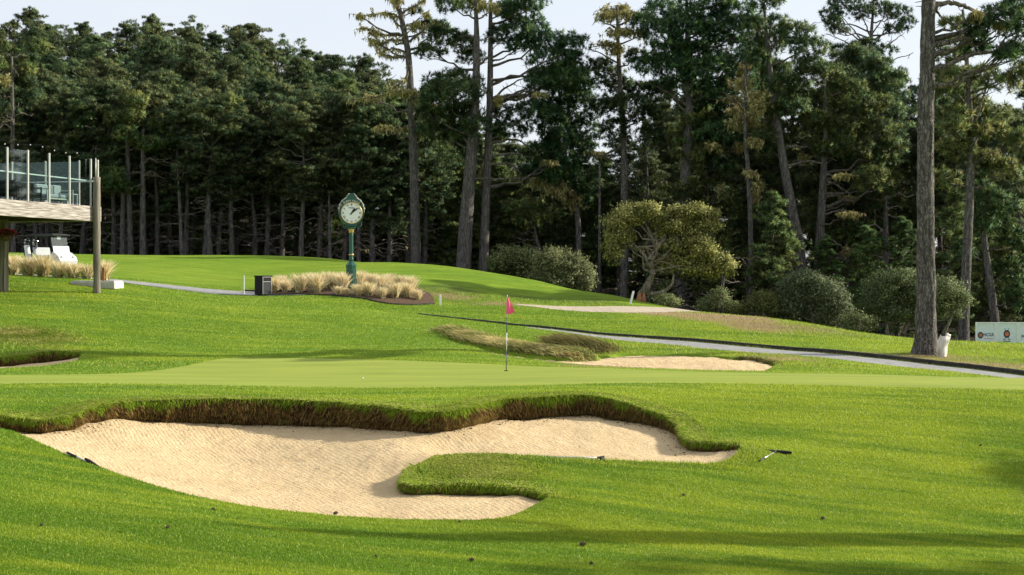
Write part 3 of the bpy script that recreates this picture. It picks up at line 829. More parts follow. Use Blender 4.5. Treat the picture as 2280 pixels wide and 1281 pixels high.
def generic_pine(seed, H, bare, Rc, kind='tall', pal=PAL_PINE, limbs=30, dens=13, K=18):
    """a pine of the wood: returns (trunk, crown, branches) builders, base at the origin"""
    global rng
    keep = rng; rng = np.random.default_rng(seed)
    T, C = MB(), MB(); B = T
    r0 = H * .0105 + .05 + .05 * rng.random()
    z = np.linspace(0, H * .96, 14)
    ph = rng.random() * 6; lean = rng.normal(size=2) * .03 * H
    sx = lean[0] * (z / H) ** 1.5 + .18 * np.sin(z * .35 + ph); sy = lean[1] * (z / H) ** 1.5 + .18 * np.cos(z * .31 + ph)
    sx -= sx[0]; sy -= sy[0]
    rad = r0 * (1 - .88 * (z / H)) + r0 * .5 * np.exp(-z / .5)
    path = np.c_[sx, sy, z - .3]; T.tube(path, rad, 9)
    at = lambda h: np.array([np.interp(h, z, sx), np.interp(h, z, sy), h - .3])
    for i in range(limbs):
        f = (i + rng.random()) / limbs; h = H * (bare + (1 - bare) * f ** .9)
        if kind == 'tall': prof = (math.sin(min(1, f * 1.25 + .22) * math.pi * .5)) * (1 - f ** 3.2) + .12
        elif kind == 'umbrella': prof = .45 + .65 * f - 1.0 * max(0, f - .85) * 3
        else: prof = (1 - f) ** .7 * .95 + .12
        L = Rc * prof * (.7 + .5 * rng.random()); az = rng.random() * 2 * math.pi
        el = {'tall': .18 + .75 * f, 'umbrella': .35 + .25 * rng.random(), 'full': .02 + .5 * f}[kind] + rng.normal() * .1
        p0 = at(h); p1 = p0 + L * np.array([math.cos(az) * math.cos(el), math.sin(az) * math.cos(el), math.sin(el)])
        p1[2] = min(p1[2], H + .4)
        bw = bough(p0, p1, 6, .10 * rng.random()); B.tube(bw, np.linspace(max(.035, .024 * L + .01), .018, 6), 4, (1.5, 1.45, 1.35), cap=False)
        npad = 3 + int(L > 1.4) + int(L > 2.2)
        for q in range(npad):
            t = 1 - q * .24 * rng.random() - q * .10; c = p0 + (p1 - p0) * max(t, .25) + rng.normal(size=3) * .22 * min(L, 2)
            rx = (.34 + .30 * rng.random()) * (.8 + .16 * L)
            puffs(C, in_pad(c, (rx, rx, rx * .38), int(dens * (.7 + .6 * rng.random()))), .25, K, pal)
    puffs(C, in_pad(at(H * .96), (.6, .6, .7), dens), .27, K, pal)
    for i in range(26):                                             # dead boughs under the crown
        h = H * (.10 + (bare * 1.1 - .06) * rng.random()); az = rng.random() * 6.28; L = .5 + 2.0 * rng.random()
        p0 = at(max(h, .5)); p1 = p0 + L * np.array([math.cos(az), math.sin(az), -.25 + .5 * rng.random()])
        bw = bough(p0, p1, 5, -.12, .12); B.tube(bw, np.linspace(.045, .016, 5), 4, (2.5, 2.4, 2.2), cap=False)
        if rng.random() < .35: lichen_on(C, bw, 14, .3)
    rng = keep
    return T, C, B

def proto_tree(name, seed, **kw):
    T, C, B = generic_pine(seed, **kw)
    root = bpy.data.objects.new(name, None); COL.objects.link(root)
    T.build('trunk', M_bark, root, True); C.build('crown', M_needle, root, soft=True)
    root['height'] = kw['H']
    return root
protos = {
    'tall': [proto_tree('pine_tree', 100 + i, H=16 + i * .8, bare=b_, Rc=r_, kind='tall', pal=PAL_FAR, limbs=44, dens=22) for i, (b_, r_) in enumerate([(.42, 2.9), (.36, 3.3), (.50, 2.5), (.28, 3.2), (.45, 3.4)])],
    'umbrella': [proto_tree('pine_tree', 140 + i, H=15, bare=.5, Rc=3.4, kind='umbrella', pal=PAL_FAR, limbs=26, dens=24) for i in range(2)],
    'full': [proto_tree('pine_tree', 160 + i, H=12 + i * 2, bare=.08, Rc=2.9, kind='full', pal=PAL_PINE, limbs=46, dens=19) for i in range(3)],
}
used = set()
PLACED = []
def place(kind, i, x, y, h, label, group, cat='pine tree', dz=0):
    p = protos[kind][i % len(protos[kind])]
    if p.name in used: o = copy_tree(p)
    else: o = p; used.add(p.name)
    s_ = h / p['height']; w_ = s_ ** .55
    o.location = (x, y, dz); o.scale = (w_, w_, s_); o.rotation_euler = (0, 0, random.random() * 6.28)
    tag(o, label, cat, group); PLACED.append(o); return o

# where each crown top may reach (photo rows), so the skyline keeps the photo's outline
SKY_U = [-100, 0, 60, 130, 180, 330, 450, 560, 620, 700, 800, 880, 950, 1000, 1330, 1420, 1480, 1740, 1800, 1850, 2000, 2060, 2120, 2200, 2280, 2400]
SKY_V = [60, 45, 30, 60, 62, 40, 60, 62, 85, 110, 130, 175, 190, 270, 330, 300, 60, 40, 100, 115, 125, 150, 140, 110, 60, 60]
spots = []
def row(Y, u0, u1, n, jy, kinds, hmin, hmax, tag_):
    for k in range(n):
        u = u0 + (u1 - u0) * (k + .5 + random.uniform(-.38, .38)) / n
        y = Y + random.uniform(-jy, jy); spots.append((u, y, random.choice(kinds), random.uniform(hmin, hmax), tag_))
row(101, -80, 960, 30, 2.5, ['tall'], 10.5, 14, 'e0')
row(107, -90, 980, 24, 3, ['tall', 'tall', 'full'], 11, 15, 'e1')
row(116, -110, 1000, 19, 4, ['tall', 'tall', 'full'], 12, 15.5, 's0')
row(128, -120, 1000, 17, 5, ['tall', 'tall'], 13, 16, 's1')
row(142, -120, 1020, 16, 5, ['tall', 'tall', 'full'], 13, 16, 's2')
row(157, -120, 1000, 15, 5, ['tall'], 13, 16, 's3')
row(174, -120, 1000, 16, 6, ['tall'], 13, 16, 'r0')
row(192, -120, 1000, 17, 5, ['tall', 'tall', 'umbrella'], 14, 17, 'r1')
row(104, 1000, 1480, 8, 3, ['full', 'tall', 'full'], 10, 14, 'm0')
row(98, 1480, 2380, 12, 4, ['tall', 'full', 'tall'], 14, 21, 'a0')
row(100, 1845, 2075, 4, 2, ['tall'], 19, 23, 'a0')
row(88, 1650, 2400, 9, 2.5, ['full'], 6, 11, 'a1')
row(112, 960, 2420, 20, 4, ['tall', 'full'], 12, 24, 'a2')
row(126, 960, 2420, 18, 5, ['tall', 'full'], 12, 24, 'a3')
row(142, 960, 2420, 14, 5, ['tall', 'full'], 12, 24, 'a4')
row(112, -60, 1000, 16, 3, ['full'], 4.5, 7.5, 'u0')
row(156, 960, 2450, 16, 4, ['full'], 10, 20, 'a4')
row(106, 990, 1760, 12, 2.5, ['full'], 5.5, 8.5, 'm1')
row(120, 990, 1800, 12, 3, ['full'], 7, 10, 'm2')
X_ = np.array([(s_[0] - CU) / F * s_[1] for s_ in spots]); Y_ = np.array([s_[1] for s_ in spots])
Zg = base_z(X_, Y_)
ORD = ['first', 'second', 'third', 'fourth', 'fifth', 'sixth', 'seventh', 'eighth', 'ninth', 'tenth', 'eleventh', 'twelfth', 'thirteenth', 'fourteenth', 'fifteenth', 'sixteenth', 'seventeenth', 'eighteenth', 'nineteenth', 'twentieth']
ZONES = {'left': [(-999, 212, 'over the deck'), (212, 480, 'just right of the deck'), (480, 780, 'left of the clock'), (780, 3000, 'right of the clock')],
         'right': [(-999, 1130, 'behind the twins'), (1130, 1340, 'left of the lamp'), (1340, 1640, 'behind the oak'), (1640, 1860, 'by the leaning pine'), (1860, 2060, 'left of the big pine'), (2060, 3000, 'right of the big pine')]}
TIER = {'e0': ('slim grey trunked pine at the wood edge', 'front row of pines', 'trunk'), 'e1': ('pine one step inside the wood edge', 'second row of pines', 'trunk'),
        'u0': ('low bushy pine under the tall ones', 'low pines inside the wood', 'crown'), 's0': ('dark green pine low on the wooded hill', 'hillside pines', 'crown'), 's1': ('dark green pine half way up the hill', 'hillside pines', 'crown'), 's2': ('dark green pine high on the hill', 'hillside pines', 'crown'), 's3': ('dark pine just under the hilltop', 'hillside pines', 'crown'),
        'r0': ('pine of the nearer hilltop line', 'skyline pines', 'crown'), 'r1': ('flat topped pine on the skyline', 'skyline pines', 'crown'),
        'm0': ('bushy dark pine of the middle wood', 'pines behind the twin trunks', 'one'), 'm1': ('low pine in the near undergrowth', 'low pines inside the wood', 'one'), 'm2': ('low pine in the deeper undergrowth', 'low pines inside the wood', 'one'), 'a0': ('tall pine of the right wood', 'pines of the right hand wood', 'one'), 'a1': ('low bushy pine, right wood', 'low pines of the right hand wood', 'one'),
        'a2': ('pine a step back, right wood', 'pines of the right hand wood', 'one'), 'a3': ('pine deep in the right wood', 'pines of the right hand wood', 'one'), 'a4': ('farthest pine, right wood', 'pines of the right hand wood', 'one')}
LAB = {}
for side, tgs in (('left', ['e0', 'e1', 'u0', 's0', 's1', 's2', 's3', 'r0', 'r1']), ('right', ['m0', 'm1', 'm2', 'a0', 'a1', 'a2', 'a3', 'a4'])):
    for tg in tgs:
        for lo, hi, wz in ZONES[side]:
            ks = sorted([k for k, q in enumerate(spots) if q[4] == tg and lo <= q[0] < hi], key=lambda k: spots[k][0])
            for j, k in enumerate(ks):
                LAB[k] = '%s %s, %s' % (TIER[tg][0], wz, 'the only one' if len(ks) == 1 else ORD[j] + ' from left')
for k, (u, y, kind, h, tg) in enumerate(spots):
    vtop = np.interp(u, SKY_U, SKY_V) + random.uniform(-12, 45 if tg[0] != 'r' else 25)
    hmax = (HZ - vtop) * y / F - Zg[k]
    if tg == 'm0': h = min(h, hmax * .8)
    h = min(h, hmax) if tg[0] != 'r' else hmax
    if tg[0] == 'r': h = max(9, min(h, 19))
    if h < 5: h = 5
    o = place(kind, k * 7 + int(u), X_[k], y, h, LAB[k], TIER[tg][1], dz=Zg[k] - .1)
    o.rotation_euler = (random.gauss(0, .018), random.gauss(0, .018), random.random() * 6.28)

# ---- the trees one can tell apart
def pix_tree(name, label, Y, trunk, pads=(),  limbs=(), seed=1, pal=PAL_DARK, group=None, lich=(), puff=.29, dens=1.0, K=24, mat=None, bmat=None, furrow=0.0, yspread=1.6, lich_limb=False, nseg=12, ground=True):
    """trunk: (u, v, width px); pads: (u, v, ru, rv[, dy]); limbs: lists of (u, v); all turned into metres at distance Y"""
    global rng
    keep = rng; rng = np.random.default_rng(seed)
    b0 = P(trunk[0][0], trunk[0][1], Y)
    if ground: b0[2] = bz(b0[0], b0[1])
    org = b0.copy()
    tp = np.array([P(u, v, Y) for u, v, w in trunk]); tp[0, 2] = min(org[2], tp[0, 2]) if ground else tp[0, 2]
    tw = np.array([w for *_, w in trunk]) * Y / F / 2
    tp[:, 1] += np.linspace(0, .6, len(tp)) * rng.normal()
    cp = catmull(np.c_[tp, tw], 10); path = cp[:, :3] - org; rad = cp[:, 3].copy()
    hh = path[:, 2] - path[0, 2]; rad *= 1 + .28 * np.exp(-hh / .45)
    path[0, 2] -= .25
    T = MB(); T.tube(path, rad, nseg)
    if furrow:
        v = T.v[-1]; m_ = len(path) * nseg
        th = np.tile(np.arange(nseg), len(path)) / nseg * 6.283; zz = np.repeat(path[:, 2], nseg)
        ctr_ = np.repeat(path, nseg, 0); rr = np.repeat(rad, nseg)
        d = v[:m_] - ctr_
        g = np.abs(vnoise(th * 5.1 + .5 * np.sin(zz * 1.3), zz * 1.6, 5) - .5) * 2 + .6 * np.abs(vnoise(th * 9, zz * 4.5, 8) - .5)
        T.v[-1] = np.vstack([ctr_ + d * (1 + furrow * (g - .5))[:, None], v[m_:]])
    C, L_ = MB(), MB(); LIMBS = []
    def near(z):
        i = int(np.argmin(np.abs(path[:, 2] - z))); return path[i], rad[i]
    for lm in limbs:
        q = np.array([P(u, v, Y) for u, v in lm]) - org
        s0, r0 = near(q[0, 2]); dy = rng.normal() * .5
        q[:, 1] = s0[1] + np.linspace(0, 1, len(q)) * dy * 2
        q[0] = s0
        q = catmull(q, 6); q[1:] += rng.normal(size=q[1:].shape) * .03
        Ln = np.linalg.norm(np.diff(q, axis=0), axis=1).sum(); B = MB(); LIMBS.append(B)
        B.tube(q, np.linspace(min(r0 * .5, .03 + .03 * Ln), .02, len(q)), 6, (1.25, 1.2, 1.05))
        for _ in range(int(2 + Ln * 1.6)):                      # twigs
            i = rng.integers(len(q) // 4, len(q)); e = q[i] + rng.normal(size=3) * .45 * np.array([1, 1, .6])
            tw_ = bough(q[i], e, 4, -.1, .15); B.tube(tw_, np.linspace(.028, .01, 4), 4, (1.3, 1.2, 1.0), cap=False)
            if lich_limb: lichen_on(L_, tw_, 12, .4)
        if lich_limb: lichen_on(L_, q, int(45 * Ln), .38)
    B = T
    def do_pads(ps, mb, pal_, hang):
        for pd in ps:
            u, v, ru, rv = pd[:4]; dy = pd[4] if len(pd) > 4 else rng.uniform(-yspread, yspread)
            c = P(u, v, Y) - org; rx, rz = ru * Y / F * 1.12, rv * Y / F * 1.12
            c[1] = near(c[2])[0][1] + dy
            s0, r0 = near(c[2] - .35 * abs(c[0] - near(c[2])[0][0]) - .2)
            bw = bough(s0, c, 7, .06, .06); dist = np.linalg.norm(c - s0)
            B.tube(bw, np.linspace(min(r0 * .6, .03 + .025 * dist), .018, 7), 5, (1.1, 1.05, .95))
            nsub = max(3, int(rx * 3))
            for _ in range(nsub):
                e = c + unit(1)[0] * np.array([rx, rx * .8, rz]) * .8; B.tube(bough(bw[4], e, 4, 0, .1), np.linspace(.03, .012, 4), 4, cap=False)
            ry = max(.6 * rx, .5)
            n_ = int(dens * 44 * (rx * ry * 1.0 + rx * rz + ry * rz + .25))
            if hang:
                cc = in_pad(c, (rx, ry, rz), n_, .1)
                puffs(mb, cc, .22, 9, pal_, w=.3, up=-.7)
                lichen_on(mb, cc, n_ * 3, .35)
            else:
                puffs(mb, in_pad(c, (rx, ry, rz), n_), puff, K, pal_)
    do_pads(pads, C, pal, False); do_pads(lich, L_, PAL_LICH, True)
    root = empty(name, tuple(org), label, 'tree' if 'pine' not in name else 'pine tree', group)
    T.build('trunk', mat or M_bark, root, True)
    for b_ in LIMBS: b_.build('branch', bmat or mat or M_bark, root, True)
    if C.n: C.build('crown', M_needle, root, soft=True)
    if L_.n: L_.build('lichen', M_lichen, root)
    rng = keep
    return root

pix_tree('pine_tree', 'half dead pine with bare lichen hung limbs at its top, right of the street clock', 97,
    [(927, 590, 24), (924, 480, 21), (921, 360, 19), (916, 240, 17), (910, 130, 14), (898, 60, 12), (885, 5, 9), (868, -60, 5)],
    pads=[(952, 62, 22, 16), (978, 80, 22, 10), (945, 100, 14, 8), (925, 20, 14, 8)],
    limbs=[[(896, 42), (860, 30), (800, 36)], [(905, 78), (852, 76), (818, 62), (798, 55)], [(908, 90), (870, 92), (850, 100), (822, 94)], [(912, 118), (880, 108), (858, 112), (842, 118)],
           [(890, 22), (872, 4), (866, -20)], [(898, 30), (925, 12), (948, -2)], [(915, 140), (905, 175), (868, 208), (830, 222), (795, 226)], [(920, 215), (945, 222), (970, 236)],
           [(923, 250), (938, 262), (941, 305)], [(908, 100), (935, 76), (968, 52)], [(902, 66), (880, 50), (868, 25)], [(920, 270), (890, 290), (865, 285)], [(912, 128), (862, 128), (840, 108)]],
    lich=[(905, 213, 42, 8), (828, 218, 30, 8), (940, 232, 22, 8), (805, 45, 8, 5), (835, 70, 16, 8), (840, 100, 18, 9), (925, 62, 20, 14), (950, 35, 10, 8), (850, 285, 26, 5), (888, 14, 14, 8)], seed=31, lich_limb=True)
pix_tree('pine_tree', 'thick left trunk of the two tall dark crowned pines at the middle of the mound', 95,
    [(1030, 602, 34), (1037, 500, 31), (1045, 400, 27), (1053, 300, 23), (1059, 200, 18), (1061, 100, 14), (1060, 40, 10), (1058, -30, 6)],
    pads=[(1001, 12, 30, 18), (1040, 5, 30, 18), (992, 75, 44, 20), (1030, 92, 36, 22), (956, 112, 32, 13), (1048, 122, 30, 16), (975, 50, 22, 12), (1011, 178, 56, 22), (962, 196, 30, 20), (1021, 212, 60, 26), (975, 232, 42, 24),
          (1003, 262, 58, 28), (966, 290, 40, 18), (1060, 284, 34, 22), (1045, 325, 30, 24), (1035, 250, 40, 26), (985, 205, 40, 20), (950, 255, 28, 16), (1020, 300, 34, 16)],
    limbs=[[(1052, 330), (1020, 290), (985, 285)], [(1048, 400), (1085, 398), (1110, 405)], [(1060, 150), (1085, 130), (1110, 95)]], seed=32, lich=[(1075, 12, 22, 18), (1100, 22, 16, 12)])
pix_tree('pine_tree', 'slimmer right trunk of the two tall dark crowned pines at the middle of the mound', 96,
    [(1074, 608, 22), (1080, 500, 20), (1084, 400, 18), (1088, 300, 16), (1091, 200, 14), (1092, 100, 11), (1092, 40, 9), (1094, -30, 6)],
    pads=[(1156, 28, 46, 28), (1186, 12, 36, 18), (1196, 52, 24, 22), (1113, 78, 30, 22), (1150, 66, 40, 22), (1224, 92, 52, 22), (1272, 108, 36, 26), (1236, 134, 60, 20), (1258, 170, 66, 30), (1205, 186, 36, 16),
          (1188, 252, 50, 24), (1118, 247, 28, 18), (1137, 286, 46, 20), (1225, 165, 50, 20), (1150, 110, 24, 10), (1130, 20, 30, 20), (1170, 90, 30, 16)],
    limbs=[[(1090, 240), (1140, 215), (1190, 205), (1215, 232)], [(1090, 225), (1130, 190), (1180, 160)], [(1087, 350), (1140, 342), (1180, 350)], [(1084, 400), (1140, 398), (1190, 396)], [(1088, 320), (1150, 310), (1200, 345)],
           [(1091, 215), (1150, 208), (1185, 215)], [(1086, 370), (1130, 365), (1160, 385)]],
    lich=[(1200, 215, 20, 5), (1110, 232, 10, 14), (1225, 362, 20, 6), (1075, 380, 8, 18), (1150, 210, 30, 4)], seed=33)
pix_tree('pine_tree', 'full crowned dark pine on a short grey trunk, left of the lamp post', 99,
    [(1292, 668, 14), (1290, 560, 13), (1286, 470, 12), (1278, 380, 11), (1270, 280, 9), (1262, 180, 6)],
    pads=[(1234, 213, 66, 30), (1295, 195, 30, 30), (1282, 240, 56, 34), (1297, 290, 42, 34), (1234, 290, 50, 28), (1206, 338, 48, 22), (1258, 345, 56, 34), (1284, 388, 42, 34), (1234, 384, 50, 30), (1188, 380, 30, 16),
          (1270, 424, 46, 30), (1304, 430, 22, 30), (1250, 316, 50, 26), (1262, 168, 46, 26), (1225, 250, 40, 22), (1310, 330, 22, 26)],
    lich=[(1240, 425, 36, 20), (1280, 450, 28, 22), (1200, 410, 24, 16)], seed=44)
pix_tree('pine_tree', 'pine with a golden lichen covered top, left of the broad crowned pine', 97,
    [(1388, 680, 18), (1391, 560, 17), (1390, 436, 16), (1388, 300, 13), (1380, 180, 11), (1376, 90, 8), (1374, 15, 5)],
    pads=[(1380, 190, 44, 18), (1345, 235, 36, 20), (1400, 242, 54, 26), (1440, 258, 36, 22), (1370, 290, 36, 22), (1355, 158, 34, 12), (1430, 200, 34, 20), (1330, 150, 26, 10), (1415, 130, 26, 14), (1442, 300, 26, 16)],
    limbs=[[(1378, 110), (1345, 105), (1308, 112)], [(1380, 140), (1340, 120), (1312, 105)], [(1376, 70), (1345, 50), (1322, 45)], [(1376, 60), (1410, 40), (1430, 30)], [(1388, 330), (1340, 345), (1310, 342)]],
    lich=[(1365, 25, 34, 18), (1400, 45, 34, 18), (1345, 48, 26, 14), (1378, 78, 40, 14), (1425, 78, 24, 14), (1375, 115, 26, 14), (1350, 100, 30, 8), (1330, 340, 28, 7), (1390, 15, 22, 12)], seed=34)
pix_tree('pine_tree', 'broad crowned tall pine on a thick trunk rising behind the olive green oak', 96,
    [(1518, 700, 36), (1521, 560, 33), (1526, 440, 30), (1529, 340, 25), (1534, 250, 19), (1530, 170, 14), (1528, 80, 10), (1526, 0, 6)],
    pads=[(1478, 25, 48, 26), (1560, 12, 58, 24), (1632, 36, 50, 30), (1468, 88, 46, 28), (1540, 84, 58, 32), (1620, 104, 60, 32), (1440, 150, 42, 24), (1502, 158, 52, 28), (1580, 168, 58, 32), (1640, 190, 40, 30),
          (1556, 236, 36, 22), (1612, 248, 50, 28), (1600, 300, 56, 26), (1570, 340, 34, 20), (1650, 322, 34, 18), (1520, 50, 50, 26), (1590, 60, 50, 28), (1660, 70, 36, 30), (1500, 115, 50, 24), (1600, 140, 50, 26),
          (1660, 140, 30, 24), (1430, 60, 30, 20), (1540, 125, 40, 24), (1610, 210, 46, 22), (1575, 205, 40, 24), (1480, 190, 40, 14), (1560, 275, 32, 16), (1640, 270, 34, 20), (1600, 370, 30, 14)],
    limbs=[[(1528, 395), (1580, 390), (1650, 398)], [(1530, 350), (1590, 330), (1640, 345)], [(1534, 245), (1490, 210), (1455, 190)], [(1532, 260), (1500, 215), (1495, 170)]], lich=[(1580, 330, 20, 10), (1600, 440, 12, 24), (1560, 420, 12, 14), (1640, 330, 16, 14)], seed=35)
pix_tree('pine_tree', 'dark second stem close behind the thick trunk, right of it', 98,
    [(1548, 700, 26), (1552, 560, 24), (1556, 440, 18), (1552, 330, 14), (1546, 260, 10)], pads=[(1570, 260, 30, 20), (1530, 290, 24, 16)], seed=36)
pix_tree('pine_tree', 'dead slim pine wrapped in golden lichen, between broad crown and leaning pine', 90,
    [(1674, 660, 12), (1672, 520, 11), (1668, 400, 10), (1662, 300, 9), (1662, 200, 7), (1666, 120, 4)],
    lich=[(1668, 145, 16, 14), (1658, 185, 32, 20), (1682, 225, 32, 24), (1642, 215, 26, 12), (1660, 268, 38, 22), (1705, 285, 28, 16), (1682, 250, 24, 22), (1668, 388, 18, 10), (1686, 415, 18, 16), (1650, 240, 26, 10), (1680, 320, 26, 12), (1690, 440, 12, 22)],
    limbs=[[(1664, 300), (1700, 290), (1722, 300)], [(1668, 380), (1690, 410), (1696, 450)], [(1662, 250), (1630, 225), (1610, 222)]], seed=37)
pix_tree('pine_tree', 'tall pine leaning to the left, standing behind the bush at the brow', 90,
    [(1795, 640, 23), (1782, 560, 23), (1768, 480, 22), (1752, 390, 20), (1738, 300, 17), (1724, 200, 14), (1714, 100, 10), (1706, 0, 6)],
    pads=[(1700, 8, 38, 18), (1738, 38, 36, 18), (1722, 88, 48, 22), (1765, 72, 40, 22), (1795, 110, 44, 26), (1690, 128, 30, 18), (1752, 150, 48, 22), (1740, 186, 44, 18), (1782, 200, 34, 22), (1712, 240, 36, 14), (1700, 300, 34, 10),
          (1680, 60, 28, 20), (1760, 240, 40, 20), (1725, 330, 30, 10), (1800, 150, 34, 22)],
    limbs=[[(1742, 330), (1790, 325), (1820, 330)], [(1748, 370), (1790, 362), (1825, 368)], [(1718, 120), (1760, 60), (1800, 60)]], lich=[(1700, 45, 12, 10), (1760, 55, 26, 6), (1800, 345, 22, 6)], seed=38)
pix_tree('pine_tree', 'straight brown trunk with stiff bare boughs, right of the leaning pine', 91,
    [(1822, 640, 21), (1824, 560, 20), (1829, 470, 18), (1834, 380, 15), (1838, 300, 11), (1836, 200, 8), (1834, 140, 5)],
    pads=[(1800, 170, 36, 20), (1850, 160, 38, 20), (1885, 196, 40, 22), (1830, 222, 44, 22), (1905, 240, 40, 24), (1862, 282, 46, 24), (1812, 268, 34, 20), (1948, 232, 34, 22), (1950, 292, 40, 26), (1895, 330, 44, 24), (1832, 336, 32, 18),
          (1960, 350, 44, 28), (1990, 400, 36, 26), (1930, 400, 40, 24), (1990, 330, 34, 24), (1870, 240, 34, 20)],
    limbs=[[(1834, 390), (1870, 395), (1905, 410)], [(1832, 430), (1880, 430), (1920, 425)], [(1828, 480), (1870, 470), (1900, 480)], [(1825, 515), (1860, 540), (1890, 560)], [(1835, 400), (1870, 420), (1895, 445)]],
    lich=[(1900, 440, 26, 6), (1880, 480, 30, 6), (1870, 395, 30, 4), (1890, 560, 14, 10)], seed=39, pal=PAL_PINE)
pix_tree('pine_tree', 'airy pine whose fan of boughs stands against the sky, left of the big pine', 104,
    [(1946, 640, 18), (1940, 480, 15), (1936, 330, 12), (1935, 180, 10), (1936, 90, 8), (1940, 20, 5), (1942, -40, 4)],
    pads=[(1846, 34, 28, 14), (1880, 8, 34, 16), (1912, 30, 30, 16), (1965, 16, 34, 16), (2002, 26, 32, 14), (2018, 52, 22, 12), (1838, 60, 22, 10), (1990, 66, 26, 10), (1880, 56, 26, 10), (1935, -6, 36, 14), (1870, 110, 26, 10), (1925, 105, 22, 12), (1960, 120, 22, 10), (1900, 130, 24, 12)],
    limbs=[[(1936, 120), (1900, 80), (1860, 40)], [(1936, 140), (1890, 95), (1845, 70)], [(1936, 110), (1970, 70), (2005, 40)], [(1936, 130), (1985, 95), (2020, 70)], [(1937, 90), (1920, 50), (1900, 15)], [(1938, 80), (1960, 45), (1975, 10)], [(1935, 150), (1900, 120), (1870, 112)], [(1935, 160), (1975, 140), (2020, 125)]],
    seed=40, yspread=2.4, dens=.8)
pix_tree('pine_tree', 'big pine with deeply furrowed bark standing beside the cart path', 50,
    [(2060, 794, 52), (2060, 740, 44), (2059, 640, 41), (2057, 520, 38), (2055, 400, 36), (2055, 260, 34), (2057, 120, 31), (2058, 0, 29), (2059, -140, 26), (2060, -300, 20), (2062, -460, 10)],
    pads=[(2175, 55, 34, 12), (2230, 34, 44, 18), (2255, 78, 50, 22), (2190, 104, 36, 13), (2245, 118, 46, 15), (2275, 8, 34, 18), (2170, 82, 24, 8), (2215, 135, 30, 8), (2100, -60, 60, 22), (2020, -90, 60, 22), (2150, -120, 60, 22), (1990, -170, 60, 24), (2120, -200, 66, 24), (2050, -260, 60, 28), (2000, -300, 50, 24), (2110, -330, 60, 26), (2060, -400, 50, 30), (2060, -450, 40, 30)],
    limbs=[[(2060, 22), (2085, 14), (2125, 16), (2165, 28), (2220, 48), (2262, 58)], [(2060, 0), (2082, 30), (2092, 45)]], seed=41, nseg=48, furrow=.16, puff=.24, K=22, dens=1.5, yspread=1.1, lich=[(2240, 52, 26, 3), (2160, 40, 14, 8)])
pix_tree('pine_tree', 'grey crooked pine trunk rising just left of the white panels', 74,
    [(2145, 775, 24), (2148, 680, 23), (2154, 560, 21), (2160, 440, 19), (2163, 330, 15), (2160, 220, 12), (2152, 100, 9), (2146, 20, 5)],
    pads=[(2110, 60, 30, 14), (2150, 90, 36, 16), (2125, 120, 38, 16), (2190, 160, 40, 14), (2135, 170, 40, 18), (2215, 190, 40, 20), (2100, 200, 30, 14), (2180, 230, 44, 20), (2240, 250, 40, 20), (2120, 260, 36, 20), (2195, 290, 40, 18), (2130, 330, 40, 22),
          (2250, 320, 36, 24), (2195, 355, 40, 16), (2100, 290, 30, 18), (2240, 380, 40, 24), (2120, 400, 34, 22), (2260, 160, 26, 20)],
    limbs=[[(2163, 300), (2180, 230), (2198, 150)], [(2162, 345), (2200, 290), (2262, 245)], [(2162, 350), (2195, 345), (2225, 335)]], seed=42, lich=[(2195, 345, 22, 5), (2185, 290, 20, 10)], pal=PAL_PINE)
pix_tree('pine_tree', 'leaning dark trunk directly behind the white panels', 78,
    [(2222, 775, 20), (2214, 700, 19), (2204, 620, 17), (2194, 545, 14), (2190, 470, 10), (2188, 400, 8)],
    pads=[(2190, 450, 40, 22), (2235, 470, 44, 24), (2165, 500, 30, 20), (2250, 530, 36, 26), (2205, 510, 30, 18), (2260, 600, 34, 28), (2255, 660, 34, 26), (2150, 560, 26, 20), (2180, 420, 40, 20)], seed=43, pal=PAL_PINE)
# slim bare stems in the dark of the wood
for k, (u, v0, v1, w, Y, lean, lb) in enumerate([
    (292, 572, 250, 13, 99.5, -6, 'pale pine trunk with a lichen burl, middle of three close trunks right of deck'),
    (318, 572, 290, 14, 99, 3, 'straight grey trunk, the right one of three close trunks right of the deck'),
    (272, 572, 380, 11, 99.6, 8, 'dark slanting trunk, the left one of three close trunks right of the deck'),
    (405, 574, 330, 9, 99.2, -14, 'thin pale pole like dead pine leaning left, midway between deck and street clock'),
    (455, 574, 260, 12, 99.8, 30, 'long grey trunk leaning right, right of the thin pale dead pine'),
    (30, 572, 130, 11, 98, 4, 'tall bare limbed pine rising over the glass railing at the far left'),
    (735, 588, 430, 8, 99, -4, 'thin dead trunk just left of the street clock'),
    (1215, 640, 480, 8, 99, -30, 'broken pale trunk slanting left above the dark bush'),
    (1450, 640, 330, 8, 99, -8, 'thin dead trunk above the olive green oak'),
    (1605, 690, 560, 8, 80, 14, 'thin pale stem leaning right under the edge of the oak crown'),
    (1885, 640, 520, 12, 96, 0, 'short dark trunk between the two round bushes')]):
    tr = [(u, v0 + 6, w), (u + lean * .3, v0 + (v1 - v0) * .35, w * .9), (u + lean * .7, v0 + (v1 - v0) * .7, w * .75), (u + lean, v1, w * .4)]
    rr = random.Random(k); lm = []
    for q in range(7 if u != 30 else 12):
        t = rr.uniform(.25, .97); vv = v0 + (v1 - v0) * t; uu = u + lean * t; d = rr.choice([-1, 1]) * rr.uniform(14, 48)
        lm.append([(uu, vv), (uu + d * .5, vv - rr.uniform(-4, 9)), (uu + d, vv - rr.uniform(-10, 6))])
    pd = [] if k in (3, 6, 8, 9) else [(u + lean + rr.uniform(-40, 40), v1 + rr.uniform(-30, 40), 30, 14) for _ in range(5)]
    pix_tree('dead_pine' if k in (3, 6, 8, 9) else 'pine_tree', lb, Y, tr, pads=pd, limbs=lm, seed=60 + k, pal=PAL_PINE, lich=[(u + lean, v1 + 60, 14, 14)] if k in (0, 5) else [])

